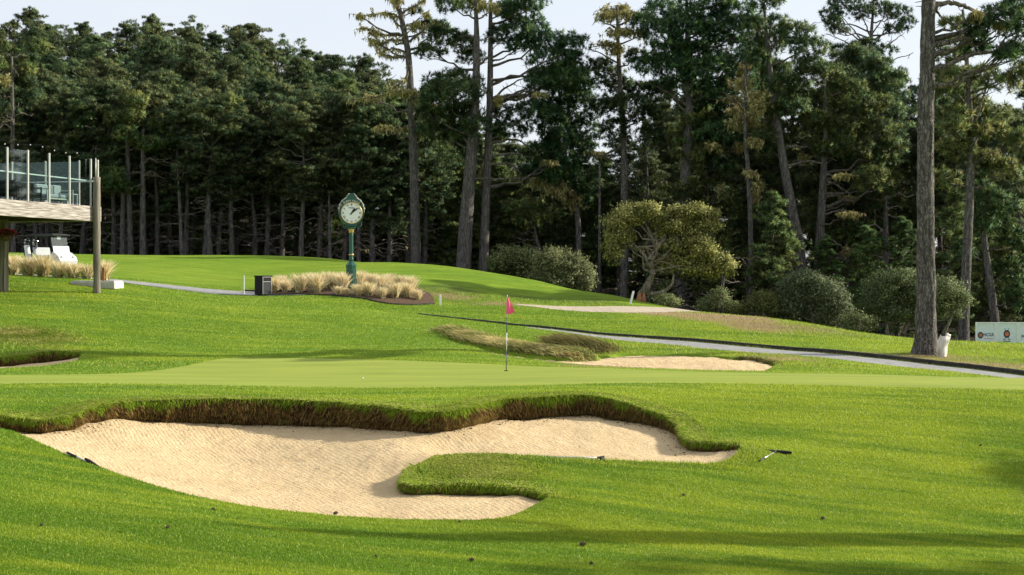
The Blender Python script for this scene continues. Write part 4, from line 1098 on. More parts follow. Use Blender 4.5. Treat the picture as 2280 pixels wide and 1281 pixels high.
# leafy shrubs and the oak
def leaf_tree(name, label, Y, lobes, trunk=(), pal=PAL_OAK, leaf=.10, dens=1.0, seed=5, hang=0, cat='tree', limbs=()):
    global rng
    keep = rng; rng = np.random.default_rng(seed)
    u0, v0 = (trunk[0][0], trunk[0][1]) if trunk else (lobes[0][0], max(l[1] + l[3] for l in lobes))
    org = P(u0, v0, Y); org[2] = min(org[2], bz(org[0], org[1]))
    T, C = MB(), MB()
    if trunk:
        cp = catmull(np.array([np.r_[P(u, v, Y), w * Y / F / 2] for u, v, w in trunk]), 8); pth = cp[:, :3] - org
        pth[:, 1] += .12 * np.sin(np.arange(len(pth)) * .5); T.tube(pth, cp[:, 3] * (1 + .12 * np.sin(np.arange(len(pth)) * .9)), 12)
        ctr_ = pth[-1]
    else:
        ctr_ = np.array([0, 0, .3]); pth = np.array([[0, 0, -.3], [0, 0, .5], ctr_ + [0, 0, .4]]); T.tube(pth, [.12, .1, .08], 7)
    for lm in limbs:
        q = np.array([P(u, v, Y) for u, v in lm]) - org; q[:, 1] += np.linspace(0, rng.normal() * .5, len(q)); q = catmull(q, 6)
        T.tube(q, np.linspace(.12, .04, len(q)), 8)
    for lo_ in lobes:
        u, v, ru, rv = lo_[:4]
        c = P(u, v, Y) - org; rx, rz = ru * Y / F, rv * Y / F; ry = rx * .9
        c[1] += rng.uniform(-.3, .6) * rx + (1.3 if len(lo_) > 4 else 0)
        i = int(rng.integers(len(pth) // 2, len(pth))); T.tube(bough(pth[i], c, 6, .03, .08), np.linspace(.06, .015, 6), 5)
        area = rx * ry + rx * rz + ry * rz
        n = int(dens * 1500 * area)
        nc_ = max(6, int(n / 30)); cen = in_pad(c, (rx, ry, rz), nc_, .5)            # twig clusters
        shade = .75 + .5 * rng.random(nc_)
        k = rng.integers(0, nc_, n)
        p = cen[k] + rng.normal(size=(n, 3)) * (.14, .14, .10)
        d = unit(n, .2); col = np.array(pal)[rng.integers(0, len(pal), n)] * (shade[k] * (.8 + .4 * rng.random(n)))[:, None]
        side = np.cross(d, unit(n)); side /= np.linalg.norm(side, axis=1)[:, None] + 1e-9
        L = leaf * (.7 + .6 * rng.random(n))[:, None]
        vv = np.stack([p, p + d * L * .5 + side * L * .3, p + d * L, p + d * L * .5 - side * L * .3], 1).reshape(-1, 3)
        out = (p - c) / (rx, ry, rz); out /= np.linalg.norm(out, axis=1)[:, None] + .25; o2 = (p - cen[k]); o2 /= np.linalg.norm(o2, axis=1)[:, None] + .05
        soft_add(C, vv, np.arange(4 * n).reshape(n, 4), np.repeat(col, 4, 0), out * .7 + o2 * .55 + d * .25 + (0, 0, .2), 4)
        if hang:
            m = int(hang * area * 30); q = in_pad(c - [0, 0, rz * .5], (rx, ry, rz * .5), m, .4)
            lichen_on(C, q, m * 2, .45, [(.24, .24, .12), (.18, .19, .09)])
    root = empty(name, tuple(org), label, cat)
    T.build('trunk', M_bark2, root, True); C.build('crown', M_leaf, root, soft=True)
    rng = keep
    return root
oak = leaf_tree('oak_tree', 'olive green live oak with a crooked trunk at the end of the paver path', 69,
    [(1405, 478, 38, 20), (1440, 468, 30, 15), (1462, 486, 20, 16), (1376, 500, 28, 22), (1362, 535, 20, 24), (1385, 530, 22, 16), (1370, 562, 16, 18),
     (1497, 506, 30, 22), (1520, 482, 26, 16), (1548, 472, 30, 16), (1582, 478, 22, 11), (1574, 500, 30, 18), (1540, 516, 34, 22), (1510, 545, 34, 22), (1556, 548, 36, 24), (1590, 575, 26, 18), (1612, 592, 24, 22), (1575, 600, 28, 16),
     (1530, 585, 32, 20), (1500, 580, 20, 14, 1), (1548, 600, 24, 9), (1500, 470, 16, 10)],
    trunk=[(1422, 700, 26), (1425, 676, 24), (1431, 655, 20), (1441, 636, 16), (1450, 618, 13), (1453, 600, 12), (1447, 580, 12), (1460, 556, 10), (1480, 530, 8), (1495, 505, 5)],
    limbs=[[(1446, 592), (1436, 570), (1422, 555), (1408, 540)], [(1460, 556), (1454, 530), (1444, 505)], [(1440, 655), (1470, 652), (1495, 635), (1500, 610)]], seed=71, hang=.8, leaf=.12, dens=1.35)
red = MB(); p = P(1428, 668, 69) - np.array(oak.location)
for k, (dx, w_) in enumerate([(-.17, .12), (.12, .10)]):
    red.tube([p + [dx, -.27, -.35], p + [dx * .9, -.30, 0], p + [dx * .6 + .03, -.20, .35]], [w_, w_ * 1.05, w_ * .5], 8, (1, 1, 1))
M_red = plain('stripped red bark', (.22, .08, .03), (.32, .14, .06), 7, .8, bmp=.03, sx=(1, 1, .3))
red.build('bare_wood', M_red, oak, True)
leaf_tree('bush', 'rounded grey green bush at the right end of the mound', 82, [(1255, 606, 56, 44), (1225, 590, 40, 34), (1290, 612, 32, 38), (1240, 630, 60, 30), (1300, 635, 24, 24), (1210, 620, 30, 28)], pal=[(.20, .22, .09), (.30, .31, .15), (.12, .15, .06)], seed=72, cat='bush', leaf=.13)
leaf_tree('bush', 'dark bush between the twin trunks and the rounded grey green bush', 86, [(1135, 580, 40, 30), (1170, 585, 36, 34), (1110, 590, 26, 24), (1150, 610, 50, 24)], pal=PAL_BUSH, seed=73, cat='bush', leaf=.13)
leaf_tree('bush', 'tall round grey green bush below the leaning pine', 71, [(1810, 655, 62, 40), (1780, 650, 44, 34), (1845, 665, 42, 38), (1800, 622, 38, 18), (1830, 700, 60, 26), (1765, 690, 44, 24), (1870, 690, 26, 30)], pal=[(.14, .18, .09), (.22, .26, .14), (.09, .12, .05)], seed=74, cat='bush')
leaf_tree('bush', 'low yellowish bush at the left foot of the tall round bush', 71, [(1700, 672, 30, 22), (1680, 686, 24, 14), (1725, 690, 34, 18), (1650, 690, 22, 12)], pal=[(.18, .19, .06), (.25, .26, .09), (.11, .13, .045)], seed=75, cat='bush')
leaf_tree('bush', 'wide spreading bush behind the big furrowed pine', 69, [(1975, 640, 46, 34), (2020, 625, 50, 24), (1960, 670, 40, 30), (2090, 650, 50, 34), (2120, 680, 40, 34), (2060, 690, 60, 26), (1990, 700, 50, 20), (2140, 668, 24, 22), (2040, 655, 50, 30)],
    pal=[(.14, .18, .07), (.22, .26, .11), (.085, .12, .05)], seed=76, cat='bush', limbs=[[(2100, 745), (2112, 715), (2122, 690)], [(2010, 745), (2030, 715), (2050, 705)]])
leaf_tree('bush', 'small scrubby bush between the two big bushes on the brow', 67, [(1915, 715, 22, 16), (1935, 722, 20, 14), (1895, 712, 16, 16), (1905, 735, 30, 10)], pal=PAL_BUSH, seed=77, cat='bush', leaf=.08)
leaf_tree('bush', 'low dark scrub under the oak, beside the thick trunks', 74, [(1600, 668, 26, 22), (1575, 680, 24, 16), (1630, 684, 24, 14), (1480, 672, 30, 16)], pal=PAL_BUSH, seed=78, cat='bush')

#PART3
# ------------------------------------------------------------------ made things
def paint(name, c, rough=.45, metal=0, spec=.5, emit=0):
    m, n, l, b = new_mat(name)
    k = noise_node(n, l, 9, 4, .6, obj=True)
    r = ramp_node(n, [(.3, tuple(x * .86 for x in c)), (.7, c)]); l.new(k.outputs['Fac'], r.inputs['Fac']); l.new(r.outputs['Color'], b.inputs['Base Color'])
    b.inputs['Roughness'].default_value = rough; b.inputs['Metallic'].default_value = metal; b.inputs['Specular IOR Level'].default_value = spec
    return m
M_cgreen = paint('clock green paint', (.012, .085, .055), .35)
M_gold = paint('gold trim', (.72, .50, .20), .35, .6)
M_pale = paint('pale trim', (.55, .56, .48), .5)
M_white = paint('white paint', (.78, .79, .78), .5)
M_dial = paint('dial white', (.88, .90, .86), .6)
M_black = paint('black paint', (.008, .008, .009), .7, 0, .25)
M_dgrey = paint('dark grey plastic', (.03, .033, .036), .65, 0, .3)
M_steel = paint('brushed metal', (.55, .56, .56), .35, .85)
M_alu = paint('rail posts', (.55, .54, .48), .45, .3)
M_conc = plain('concrete', (.50, .48, .44), (.62, .60, .56), 4, .9, bmp=.006, bscale=40)
M_wood = plain('weathered beam', (.13, .11, .095), (.46, .42, .37), 2.6, .85, bmp=.03, sx=(.5, .5, 9), bscale=4)
M_post = plain('weathered post', (.11, .095, .07), (.24, .215, .17), 5, .9, bmp=.02, sx=(2, 2, .15))
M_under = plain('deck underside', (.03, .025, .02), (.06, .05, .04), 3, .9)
M_fabric = plain('outdoor cushion', (.36, .38, .39), (.44, .46, .47), 20, .9)
M_pink = paint('pink flag cloth', (.92, .13, .28), .8, 0, .2)
M_navy = paint('navy paint', (.02, .03, .09), .4)
M_red = bpy.data.materials['stripped red bark']
M_flower = leafy('petals', .3, .6, .2)
M_stump = plain('bleached driftwood', (.48, .44, .38), (.72, .69, .64), 6, .9, bmp=.03, sx=(2, 2, .3))
def glass_mat():
    m, n, l, b = new_mat('tinted glass')
    n.remove(b)
    tr = n.new('ShaderNodeBsdfTransparent'); tr.inputs['Color'].default_value = (.80, .87, .86, 1)
    gl = n.new('ShaderNodeBsdfGlossy'); gl.inputs['Roughness'].default_value = .03; gl.inputs['Color'].default_value = (.9, 1, 1, 1)
    lw = n.new('ShaderNodeLayerWeight'); pw_ = n.new('ShaderNodeMath'); pw_.operation = 'POWER'; pw_.inputs[1].default_value = 4.0
    ma = n.new('ShaderNodeMath'); ma.operation = 'MULTIPLY_ADD'; ma.inputs[1].default_value = .6; ma.inputs[2].default_value = .06
    l.new(lw.outputs['Facing'], pw_.inputs[0]); l.new(pw_.outputs[0], ma.inputs[0])
    mx = n.new('ShaderNodeMixShader'); l.new(ma.outputs[0], mx.inputs['Fac']); l.new(tr.outputs[0], mx.inputs[1]); l.new(gl.outputs[0], mx.inputs[2])
    l.new(mx.outputs[0], n['Material Output'].inputs['Surface'])
    return m
M_glass = glass_mat()

def text_arrays(body, size, align='CENTER'):
    cu = bpy.data.curves.new('t', 'FONT'); cu.body = body; cu.size = size; cu.align_x = align; cu.align_y = 'CENTER'; cu.extrude = .002; cu.offset = size * .012
    ob = bpy.data.objects.new('t', cu)
    me_ = ob.to_mesh(); me_.calc_loop_triangles()
    v = np.array([p.co[:] for p in me_.vertices]).reshape(-1, 3); f = np.array([t.vertices[:] for t in me_.loop_triangles]).reshape(-1, 3)
    ob.to_mesh_clear(); bpy.data.objects.remove(ob); bpy.data.curves.remove(cu)
    return v, f
def put_text(mb, body, size, cx, cz, y, rot=0.0, sxx=1.0, align='CENTER'):
    """lettering in the x-z plane facing -y"""
    v, f = text_arrays(body, size, align)
    x, zc = v[:, 0] * sxx, v[:, 1]
    cs, sn = math.cos(rot), math.sin(rot)
    mb.add(np.c_[cx + x * cs - zc * sn, y - v[:, 2], cz + x * sn + zc * cs], f)
def disc(mb, r, y, cx=0, cz=0, n=40, th=.01, rx=1.0, ang=0):
    a = np.arange(n) / n * 2 * math.pi
    px, pz = r * rx * np.cos(a), r * np.sin(a)
    c_, s_ = math.cos(ang), math.sin(ang)
    mb.prism(np.c_[cx + px * c_ - pz * s_, cz + px * s_ + pz * c_], y, y + th)

# ---- street clock
cY = 64.0; cp_ = P(782, 643, cY); cz0 = bz(cp_[0], cp_[1]) + .02
clock = empty('street_clock', (cp_[0], cp_[1], cz0), 'dark green street clock with a round white dial among pale grass clumps', 'street clock', rz=R(13))
H0 = (HZ - 585) / F * cY - cz0       # top of pedestal above ground
zz = lambda v: (HZ - v) / F * cY - cz0
mb = MB()
mb.lathe([(.27, -.2), (.27, .08), (.235, .12), (.235, .95), (.25, 1.0), (.25, 1.08), (.19, 1.16), (.13, 1.22), (.12, 1.30)], n=8)
mb.build('pedestal', M_cgreen, clock)
mb = MB()
for k in range(8):
    a = (k + .5) * math.pi / 4; r = .222
    mb.box((r * math.cos(a), r * math.sin(a), .54), (.02, .11, .68), rz=a, bev=.008)
mb.build('panel', M_cgreen, clock)
mb = MB(); mb.lathe([(.13, 1.28), (.10, 1.36), (.098, 1.52), (.10, 2.5), (.10, zz(520))], n=20); mb.build('column', M_cgreen, clock, True)
mb = MB(); mb.lathe([(.10, 1.53), (.128, 1.545), (.128, 1.575), (.10, 1.59)], n=20); mb.build('ring', M_gold, clock, True)
mb = MB(); z1 = zz(519)
mb.lathe([(.10, z1), (.125, z1 + .03), (.11, z1 + .10), (.15, z1 + .16), (.15, z1 + .19)], n=16); mb.build('capital', M_gold, clock, True)
mb = MB(); z2 = z1 + .19
mb.box((0, 0, z2 + .05), (.40, .34, .10), bev=.03); mb.box((0, 0, z2 + .16), (.52, .30, .12), bev=.03); mb.box((0, 0, z2 + .27), (.34, .28, .14), bev=.02)
mb.build('bracket', M_cgreen, clock)
zc = zz(475); Rr = .575
# head: round case with a shaped crest
mb = MB()
a = np.linspace(R(-90), R(55), 26); right = [(Rr * math.cos(t), zc + Rr * math.sin(t)) for t in a]
crest = [(.40, zc + .55), (.36, zc + .60), (.25, zc + .66), (.215, zc + .72), (.19, zc + .80), (.13, zc + .86), (.07, zc + .91), (0, zc + .93)]
outline = right + crest; outline += [(-x, z) for x, z in outline[-2::-1][:-1]]
mb.prism(outline[::-1], -.17, .17); mb.build('head', M_cgreen, clock)
mb = MB(); t = np.arange(49) / 48 * 2 * math.pi
mb.tube(np.c_[.485 * np.cos(t), np.full(49, -.185), zc + .485 * np.sin(t)], .018, 8, cap=False); mb.build('bezel', M_gold, clock, True)
mb = MB(); disc(mb, .48, -.178, 0, zc, 48, .004); mb.build('dial', M_dial, clock)
mb = MB()
for i, nm in enumerate(['I', 'II', 'III', 'IIII', 'V', 'VI', 'VII', 'VIII', 'IX', 'X', 'XI']):
    a_ = R(90 - 30 * (i + 1)); put_text(mb, nm, .115, .39 * math.cos(a_), zc + .39 * math.sin(a_), -.184, a_ - R(90))
put_text(mb, 'ROLEX', .085, 0, zc + .24, -.184)
for k in range(5):                                                # little crown mark at twelve
    a_ = R(90 + (k - 2) * 24); mb.box((.028 * math.cos(a_) * 1.3, -.184, zc + .375 + .035 * math.sin(a_)), (.012, .004, .05), col=(1, 1, 1))
mb.box((0, -.184, zc + .37), (.06, .004, .02))
mb.build('numerals', M_black, clock)
for nm, L, w, ang in (('hour_hand', .30, .042, 33), ('minute_hand', .43, .032, 50)):
    h = MB(); h.prism([(-w / 2, -.09), (w / 2, -.09), (w, L * .62), (0, L), (-w, L * .62)][::-1], -.197 if nm[0] == 'h' else -.204, -.192 if nm[0] == 'h' else -.199)
    o = h.build(nm, M_black, clock); o.location = (0, 0, zc); o.rotation_euler = (0, R(ang), 0)
mb = MB(); word = 'POPPY HILLS'
for i, ch in enumerate(word):
    if ch == ' ': continue
    a_ = R(90 + 36 - 72 * i / (len(word) - 1)); put_text(mb, ch, .15, .575 * math.cos(a_), zc + .575 * math.sin(a_) - .01, -.178, a_ - R(90))
mb.build('lettering', M_pale, clock)
def scroll(mb, cx, cz, r, s_, a0, turns=1.3):
    t = np.linspace(0, 1, 22); a_ = a0 + s_ * t * turns * 2 * math.pi; rr = r * (1 - .8 * t)
    mb.tube(np.c_[cx + rr * np.cos(a_), np.full(22, -.12), cz + rr * np.sin(a_)], .016, 6)
for s_ in (-1, 1):
    mb = MB()
    for (x, z, r) in ((.30, .66, .07), (.42, .56, .08), (.535, .38, .075), (.60, .22, .05)): scroll(mb, s_ * x, zc + z, r, s_, R(90))
    mb.tube([(s_ * .10, -.15, zc + .92), (s_ * .19, -.15, zc + .84), (s_ * .25, -.15, zc + .70), (s_ * .40, -.15, zc + .60), (s_ * .53, -.15, zc + .45), (s_ * .585, -.15, zc + .2), (s_ * .59, -.15, zc)], .014, 6)
    mb.build('scroll', M_pale, clock, True)
    mb = MB()
    for (x, z, r) in ((.42, -.56, .09), (.33, -.66, .07), (.46, -.43, .05)): scroll(mb, s_ * x, zc + z, r, -s_, R(-90))
    mb.build('scroll', M_cgreen, clock, True)

# ---- litter bin
bp = P(586, 657, 62.6); zb = bz(bp[0], bp[1])
bin_ = empty('litter_bin', (bp[0], bp[1], zb), 'square black litter bin at the left end of the pale grass bed', 'litter bin', rz=R(48))
hB = (657 - 613) / F * 62.6
mb = MB().box((0, 0, hB / 2), (.56, .56, hB - .06), bev=.02); mb.build('body', M_black, bin_)
mb = MB().box((0, 0, hB - .02), (.62, .62, .05), bev=.015); mb.build('lid', M_black, bin_)
mb = MB().box((0, -.286, hB * .36), (.44, .012, hB * .62), bev=.004); mb.build('door', M_dgrey, bin_)
mb = MB()
for x, z, w, h in ((0, hB * .70, .48, .02), (0, hB * .93, .48, .02), (-.24, hB * .5, .02, hB * .86), (.24, hB * .5, .02, hB * .86)): mb.box((x, -.289, z), (w, .016, h))
mb.build('frame', M_steel, bin_)

# ---- marker stakes
for (u, v0, v1, Y, w, lean, lb) in ((543, 656, 614, 63, 3.2, 0, 'tall thin white stake on the grass left of the black bin'), (980, 679, 656, 62, 4.5, 0, 'short white stake at the right end of the pale grass bed'),
                                (1403, 672, 648, 66.5, 4.5, .25, 'white stake tilted at the foot of the mound beside the oak'), (230, 620, 597, 58.2, 5, 0, 'short dark wooden stake right of the deck post')):
    p = P(u, v0, Y); z = bz(p[0], p[1]); h = max((v0 - v1) / F * Y, .2) + max(0, p[2] - z); w_ = w * Y / F
    o = MB().box((0, 0, h / 2 - .05), (w_, w_ * .6, h + .1), bev=.01).box((0, 0, h + .005), (w_ * .6, w_ * .4, .02)).build('marker_stake', M_white if u != 230 else M_red, None, loc=(p[0], p[1], z))
    o.rotation_euler = (0, lean, 0); tag(o, lb, 'stake', 'marker stakes')

# ---- flagstick
fp = P(1127, 826, 38.7); fz = bz(fp[0], fp[1])
flag = empty('flagstick', (fp[0], fp[1], fz), 'golf flagstick with a drooping pink flag standing in the putting green', 'flagstick')
lean = (2.5 / 168)
Ht = (826 - 658) / F * 38.7
mb = MB(); wv = MB()
segs = [(826, 782, 1), (782, 742, 0), (742, 708, 1), (708, 658, 0)]
for a_, b_, nv in segs:
    z0, z1 = (826 - a_) / F * 38.7 - (.1 if a_ == 826 else 0), (826 - b_) / F * 38.7
    (mb if nv else wv).tube([(z0 * lean, 0, z0), (z1 * lean, 0, z1)], .0125, 10)
mb.build('pole', M_navy, flag, True); wv.build('pole', M_white, flag, True)
n = 14; V = []; Fq = []
for i in range(n + 1):
    for j in range(n + 1):
        s_, t_ = i / n, j / n                                      # s along the drop, t across
        top = np.array([.028, 2.12]); low = np.array([.0, 1.60]); tip = np.array([.245, 1.665])
        a_ = top * (1 - s_) + low * s_; b_ = top * (1 - s_) + tip * s_
        q = a_ * (1 - t_) + b_ * t_
        V.append((q[0], .05 * math.sin(t_ * 7 + s_ * 3) * t_ * s_ - .02, q[1] - .03 * math.sin(t_ * 3.14) * s_))
        if i < n and j < n: k = i * (n + 1) + j; Fq.append((k, k + 1, k + n + 2, k + n + 1))
mb = MB().add(np.array(V), np.array(Fq)); mb.add(np.array(V) + (0, .004, 0), np.array(Fq)[:, ::-1]); mb.build('flag', M_pink, flag, True)
hp = MB(); disc(hp, .01, 0)                                         # cup rim
cup = MB().tube([(0, 0, -.012), (0, 0, .004)], .054, 24); cup.build('cup', M_black, flag)

# ---- golf ball
p = P(808, 842, 36); z = bz(p[0], p[1])
mb = MB(); th = np.linspace(0, math.pi, 13); mb.lathe([(max(.0215 * math.sin(t), 1e-4), -.0215 * math.cos(t) + .0215) for t in th], n=16)
mb.c = [np.ones((mb.n, 3))]
o = mb.build('golf_ball', M_white, None, True, loc=(p[0], p[1], z - .008)); tag(o, 'white golf ball lying on the putting green left of the flagstick', 'golf ball')

# ---- bunker rakes
def rake(u0, v0, Y0, u1, v1, Y1, head_len, label, head_rot=None, hz=.05, hlen=None):
    """handle end (u0,v0) to head (u1,v1)"""
    a_, b_ = P(u0, v0, Y0), P(u1, v1, Y1)
    d = b_ - a_; L = hlen or np.linalg.norm(d)
    root = empty('bunker_rake', tuple(b_), label, 'bunker rake', 'bunker rakes')
    u = d / np.linalg.norm(d)
    hdl = MB().tube([-u * L, -u * L * .5, -u * .02], [.016, .015, .015], 10); hdl.build('handle', M_steel, root, True)
    MB().tube([-u * (L + .005), -u * (L - .28)], .019, 10).build('grip', M_dgrey, root, True)
    pr = np.array([-u[1], u[0], 0]); pr /= np.linalg.norm(pr)
    if head_rot is not None: pr = np.array(head_rot, float); pr /= np.linalg.norm(pr)
    pr2 = pr.copy()
    hd = MB().tube([-pr2 * head_len / 2, -pr2 * head_len * .3, pr2 * head_len * .3, pr2 * head_len / 2], [.022, .034, .034, .022], 8)
    for k in range(16):
        c = pr2 * head_len * (-.46 + .92 * k / 15); hd.tube([c, c + u * .03 + np.array([0, 0, -.075])], [.010, .005], 5)
    hd.build('head', M_black, root)
    MB().tube([-u * .10, (0, 0, .012)], [.022, .028], 8).build('socket', M_dgrey, root, True)
    return root
rake(1690, 1027, 26.5, 1727, 1006, 27.25, .63, 'bunker rake with a long black head lying on the grass right of the bunker', head_rot=(.63, -.16, -.02))
rake(1168, 1016, 26.2, 1341, 1020, 26.15, .30, 'bunker rake with a pale handle lying along the grass edge in mid bunker', head_rot=(.25, 1, 0))
rake(97, 996, 24.5, 168, 1018, 23.9, .02, 'bunker rake handle half sunk in the grass at the upper left rim of the bunker', head_rot=(.5, -.5, -.2)).name = 'bunker_rake.003'
rake(150, 1008, 24.0, 212, 1037, 23.5, .62, 'bunker rake with its black head on the left rim of the bunker', head_rot=(.50, -.42, -.20))

# ---- dark edging along the right cart path
kp = catmull([P(*t) for t in [(930,700,59),(1030,711,57.8),(1130,722,57),(1330,744,55),(1500,757,53.5),(1700,775,51),(1850,788,49.5),(2000,803,47.8),(2140,818,46),(2280,836,44),(2450,861,42),(2700,891,40.5)]], 12)
def kerb(name, pts, w, h, label, mat=M_kerb):
    pts = np.asarray(pts)[:, :2]; z = base_z(pts[:, 0], pts[:, 1]); n = len(pts)
    d = np.gradient(pts, axis=0); d /= np.linalg.norm(d, axis=1)[:, None]; nr_ = np.c_[-d[:, 1], d[:, 0]]
    hh = np.broadcast_to(np.asarray(h, float), (n,)) + .015 * (vnoise(np.arange(n) * .6, np.zeros(n), 4) - .5)
    prof = [(0, -.1), (0, .85), (.15, 1), (.85, 1), (1, .85), (1, -.1)]
    V = np.stack([np.c_[pts + nr_ * w * a_, z + hh * b_] for a_, b_ in prof], 1); m = len(prof)
    k = np.arange(n * m).reshape(n, m); f = np.stack([k[:-1, :-1], k[:-1, 1:], k[1:, 1:], k[1:, :-1]], -1).reshape(-1, 4)
    mb = MB().add(V.reshape(-1, 3), f); o = mb.build(name, mat); tag(o, kind='structure'); return o
nk = len(kp)
kerb('kerb', kp, .14, np.interp(np.arange(nk), [0, nk * .15, nk * .4, nk], [.04, .07, .12, .17]), '')
kerb('kerb', lpath_a[34:], .12, .10, '')
kerb('kerb', bed_b, .08, .07, '')

# ---- pale plinth by the deck post
p = P(208, 622, 58.2); zpl = bz(p[0], p[1])
o = MB().box((.15, 0, 0), (2.0, .9, .30), rz=R(-9), bev=.02).box((.15, .02, .17), (1.92, .8, .04), rz=R(-9), bev=.01).build('concrete_plinth', M_conc, None, loc=(p[0] + .0, p[1], zpl + .0))
tag(o, 'low pale concrete plinth around the foot of the deck post', 'plinth')

# ---- white advertising panels
bY = 66.0
def panel(u0, u1, build_face, label):
    a_, b_ = P(u0, 718, bY), P(u1, 719.5, bY); w = b_[0] - a_[0]; h = 1.02; z0 = a_[2] - h
    root = empty('advertising_panel', (a_[0], bY, z0), label, 'advertising panel', 'white panels on the right')
    MB().box((w / 2, .02, h / 2), (w - .06, .03, h - .06)).build('sheet', M_panel, root)
    fr = MB()
    for c, d in (((w / 2, 0, h - .025), (w, .06, .05)), ((w / 2, 0, .025), (w, .06, .05)), ((.03, 0, h / 2), (.06, .055, h - .1)), ((w - .03, 0, h / 2), (.06, .055, h - .1))): fr.box(c, d, bev=.004)
    for x in (.03, w - .03): fr.box((x, .02, -.35), (.05, .04, .7))
    fr.build('frame', M_white, root)
    build_face(root, w, h)
M_panel = paint('pale panel vinyl', (.66, .73, .76), .5)
M_ink = paint('dark blue ink', (.02, .04, .09), .6)
M_orange = paint('orange ink', (.65, .16, .03), .6)
def emblem(root, cx, cz, r):
    k = MB(); disc(k, r, -.004, cx, cz, 36, .006, rx=.82); k.build('emblem', M_ink, root)
    k = MB()
    for q in range(5):
        a_ = R(90 + q * 72); disc(k, r * .34, -.010 - .0015 * q, cx + .30 * r * math.cos(a_) * .82, cz + .34 * r * math.sin(a_), 16, .002, rx=.7, ang=a_)
    k.build('emblem_flower', M_orange, root)
def face1(root, w, h):
    emblem(root, w * .25, h - .62, .16)
    k = MB(); put_text(k, 'NCGA', .22, w * .655, h - .60, -.002, 0, .80); k.build('lettering', M_ink, root)
    k = MB()
    for x in np.linspace(w * .44, w * .84, 12): k.box((x, -.002, h - .78), (.03, .004, .022))
    k.build('small_lettering', M_orange, root)
def face2(root, w, h):
    emblem(root, w * .5, h - .56, .19)
    k = MB()
    for s_ in (-1, 1):
        x, z = w * .5, h - .56
        k.tube([(x - s_ * .10, -.006, z - .24), (x + s_ * .10, -.006, z + .28)], .008, 5)
        k.box((x + s_ * .11, -.006, z - .27), (.10, .008, .03))
    for x in np.linspace(w * .34, w * .66, 9): k.box((x, -.002, h - .92), (.032, .004, .05))
    k.build('lettering', M_ink, root)
def face3(root, w, h):
    k = MB(); put_text(k, 'POPPY', .25, .16, h - .70, -.002, 0, .85, 'LEFT'); k.build('lettering', M_ink, root)
panel(2172, 2217, face1, 'white panel with a round emblem and the letters NCGA, left of three')
panel(2217.6, 2266, face2, 'white panel with only a round black and orange emblem, middle of three')
panel(2266.6, 2316, face3, 'white panel cut by the right edge of the picture')

# ---- bleached stump beside the big pine
p = P(2096, 802, 49.2); z = bz(p[0], p[1])
root_z = MB(); nseg = 14; lv = np.linspace(0, 1, 10); V = []
for t in lv:
    for k in range(nseg):
        a_ = k / nseg * 6.283; r = (.14 + .05 * t) * (1 + .35 * math.sin(a_ * 3 + t * 2) * .6 + .25 * (vnoise(np.array([a_ * 3]), np.array([t * 5]), 3)[0] - .5))
        V.append((r * math.cos(a_) + .10 * t + .02 * math.sin(t * 9), r * .8 * math.sin(a_), t * (.80 + .10 * math.sin(a_ * 2 + 1)) - .08))
k = np.arange(len(lv) * nseg).reshape(len(lv), nseg); k2 = np.roll(k, -1, 1)
root_z.add(np.array(V), [np.stack([k[:-1], k2[:-1], k2[1:], k[1:]], -1).reshape(-1, 4), k[-1][None]])
root_z.tube([(.02, 0, .35), (.16, -.02, .62), (.22, 0, .86)], [.09, .07, .045], 8); root_z.tube([(-.10, -.03, .1), (-.12, -.03, .45), (-.04, 0, .72)], [.06, .05, .03], 8)
o = root_z.build('tree_stump', M_stump, None, True, loc=(p[0], p[1], z)); tag(o, 'broken bleached white stump at the right foot of the big pine', 'stump')

# ---- lamp post in the wood
lY = 97; p = P(1335, 665, lY); z = bz(p[0], p[1]); top = (HZ - 364) / F * lY - z
lp = empty('lamp_post', (p[0], p[1], z), 'thin grey lamp post with one arm at the edge of the wood', 'lamp post')
MB().tube([(0, 0, -.2), (0, 0, top)], [.13, .07], 10).build('pole', M_bark, lp, True)
MB().tube([(0, 0, top - .1), (-.35, 0, top + .05), (-.85, 0, top)], .03, 8).build('arm', M_steel, lp, True)
MB().box((-1.02, 0, top - .03), (.42, .18, .10), bev=.03).build('lamp_head', M_steel, lp)

# ---- deck
A = P(222, 494, 57.0); A2 = P(0, 480, 50.5)
dv_ = (A2 - A); dv_[2] = 0; Ld = np.linalg.norm(dv_); ang = math.atan2(dv_[1], dv_[0])
# local frame: x runs from the far right corner along the beam towards the viewer, y points away from the deck
deck = empty('raised_deck', (A[0], A[1], 0), 'raised timber deck with tall glass wind screens at the left edge', 'deck', rz=ang)
Mi = Matrix.Rotation(-ang, 3, 'Z')
zt, zb_ = (HZ - 461) / F * 57, (HZ - 494) / F * 57
def loc_of(u, Y):
    w = P(u, HZ, Y); q = Mi @ Vector((w[0] - A[0], w[1] - A[1], 0)); return q.x, q.y
DW = 12.0
MB().box((Ld * .75, 0, (zt + zb_) / 2), (Ld * 1.5, .16, zt - zb_), bev=.012).build('beam', M_wood, deck)
MB().box((-.06, -DW / 2 - .09, (zt + zb_) / 2), (.12, DW, zt - zb_ - .02), bev=.01).build('end_beam', M_wood, deck)
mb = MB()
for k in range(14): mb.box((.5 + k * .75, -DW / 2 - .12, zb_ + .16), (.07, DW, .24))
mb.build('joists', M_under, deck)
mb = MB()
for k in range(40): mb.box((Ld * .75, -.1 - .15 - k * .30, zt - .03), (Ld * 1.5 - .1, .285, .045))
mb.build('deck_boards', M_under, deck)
yP = -.03
xs_ = [loc_of(u, Y)[0] for u, Y in ((203, 56.4), (157, 54.9), (112, 53.55), (65, 52.2), (20, 50.95), (-28, 49.7), (-78, 48.5))]
hr = 1.95
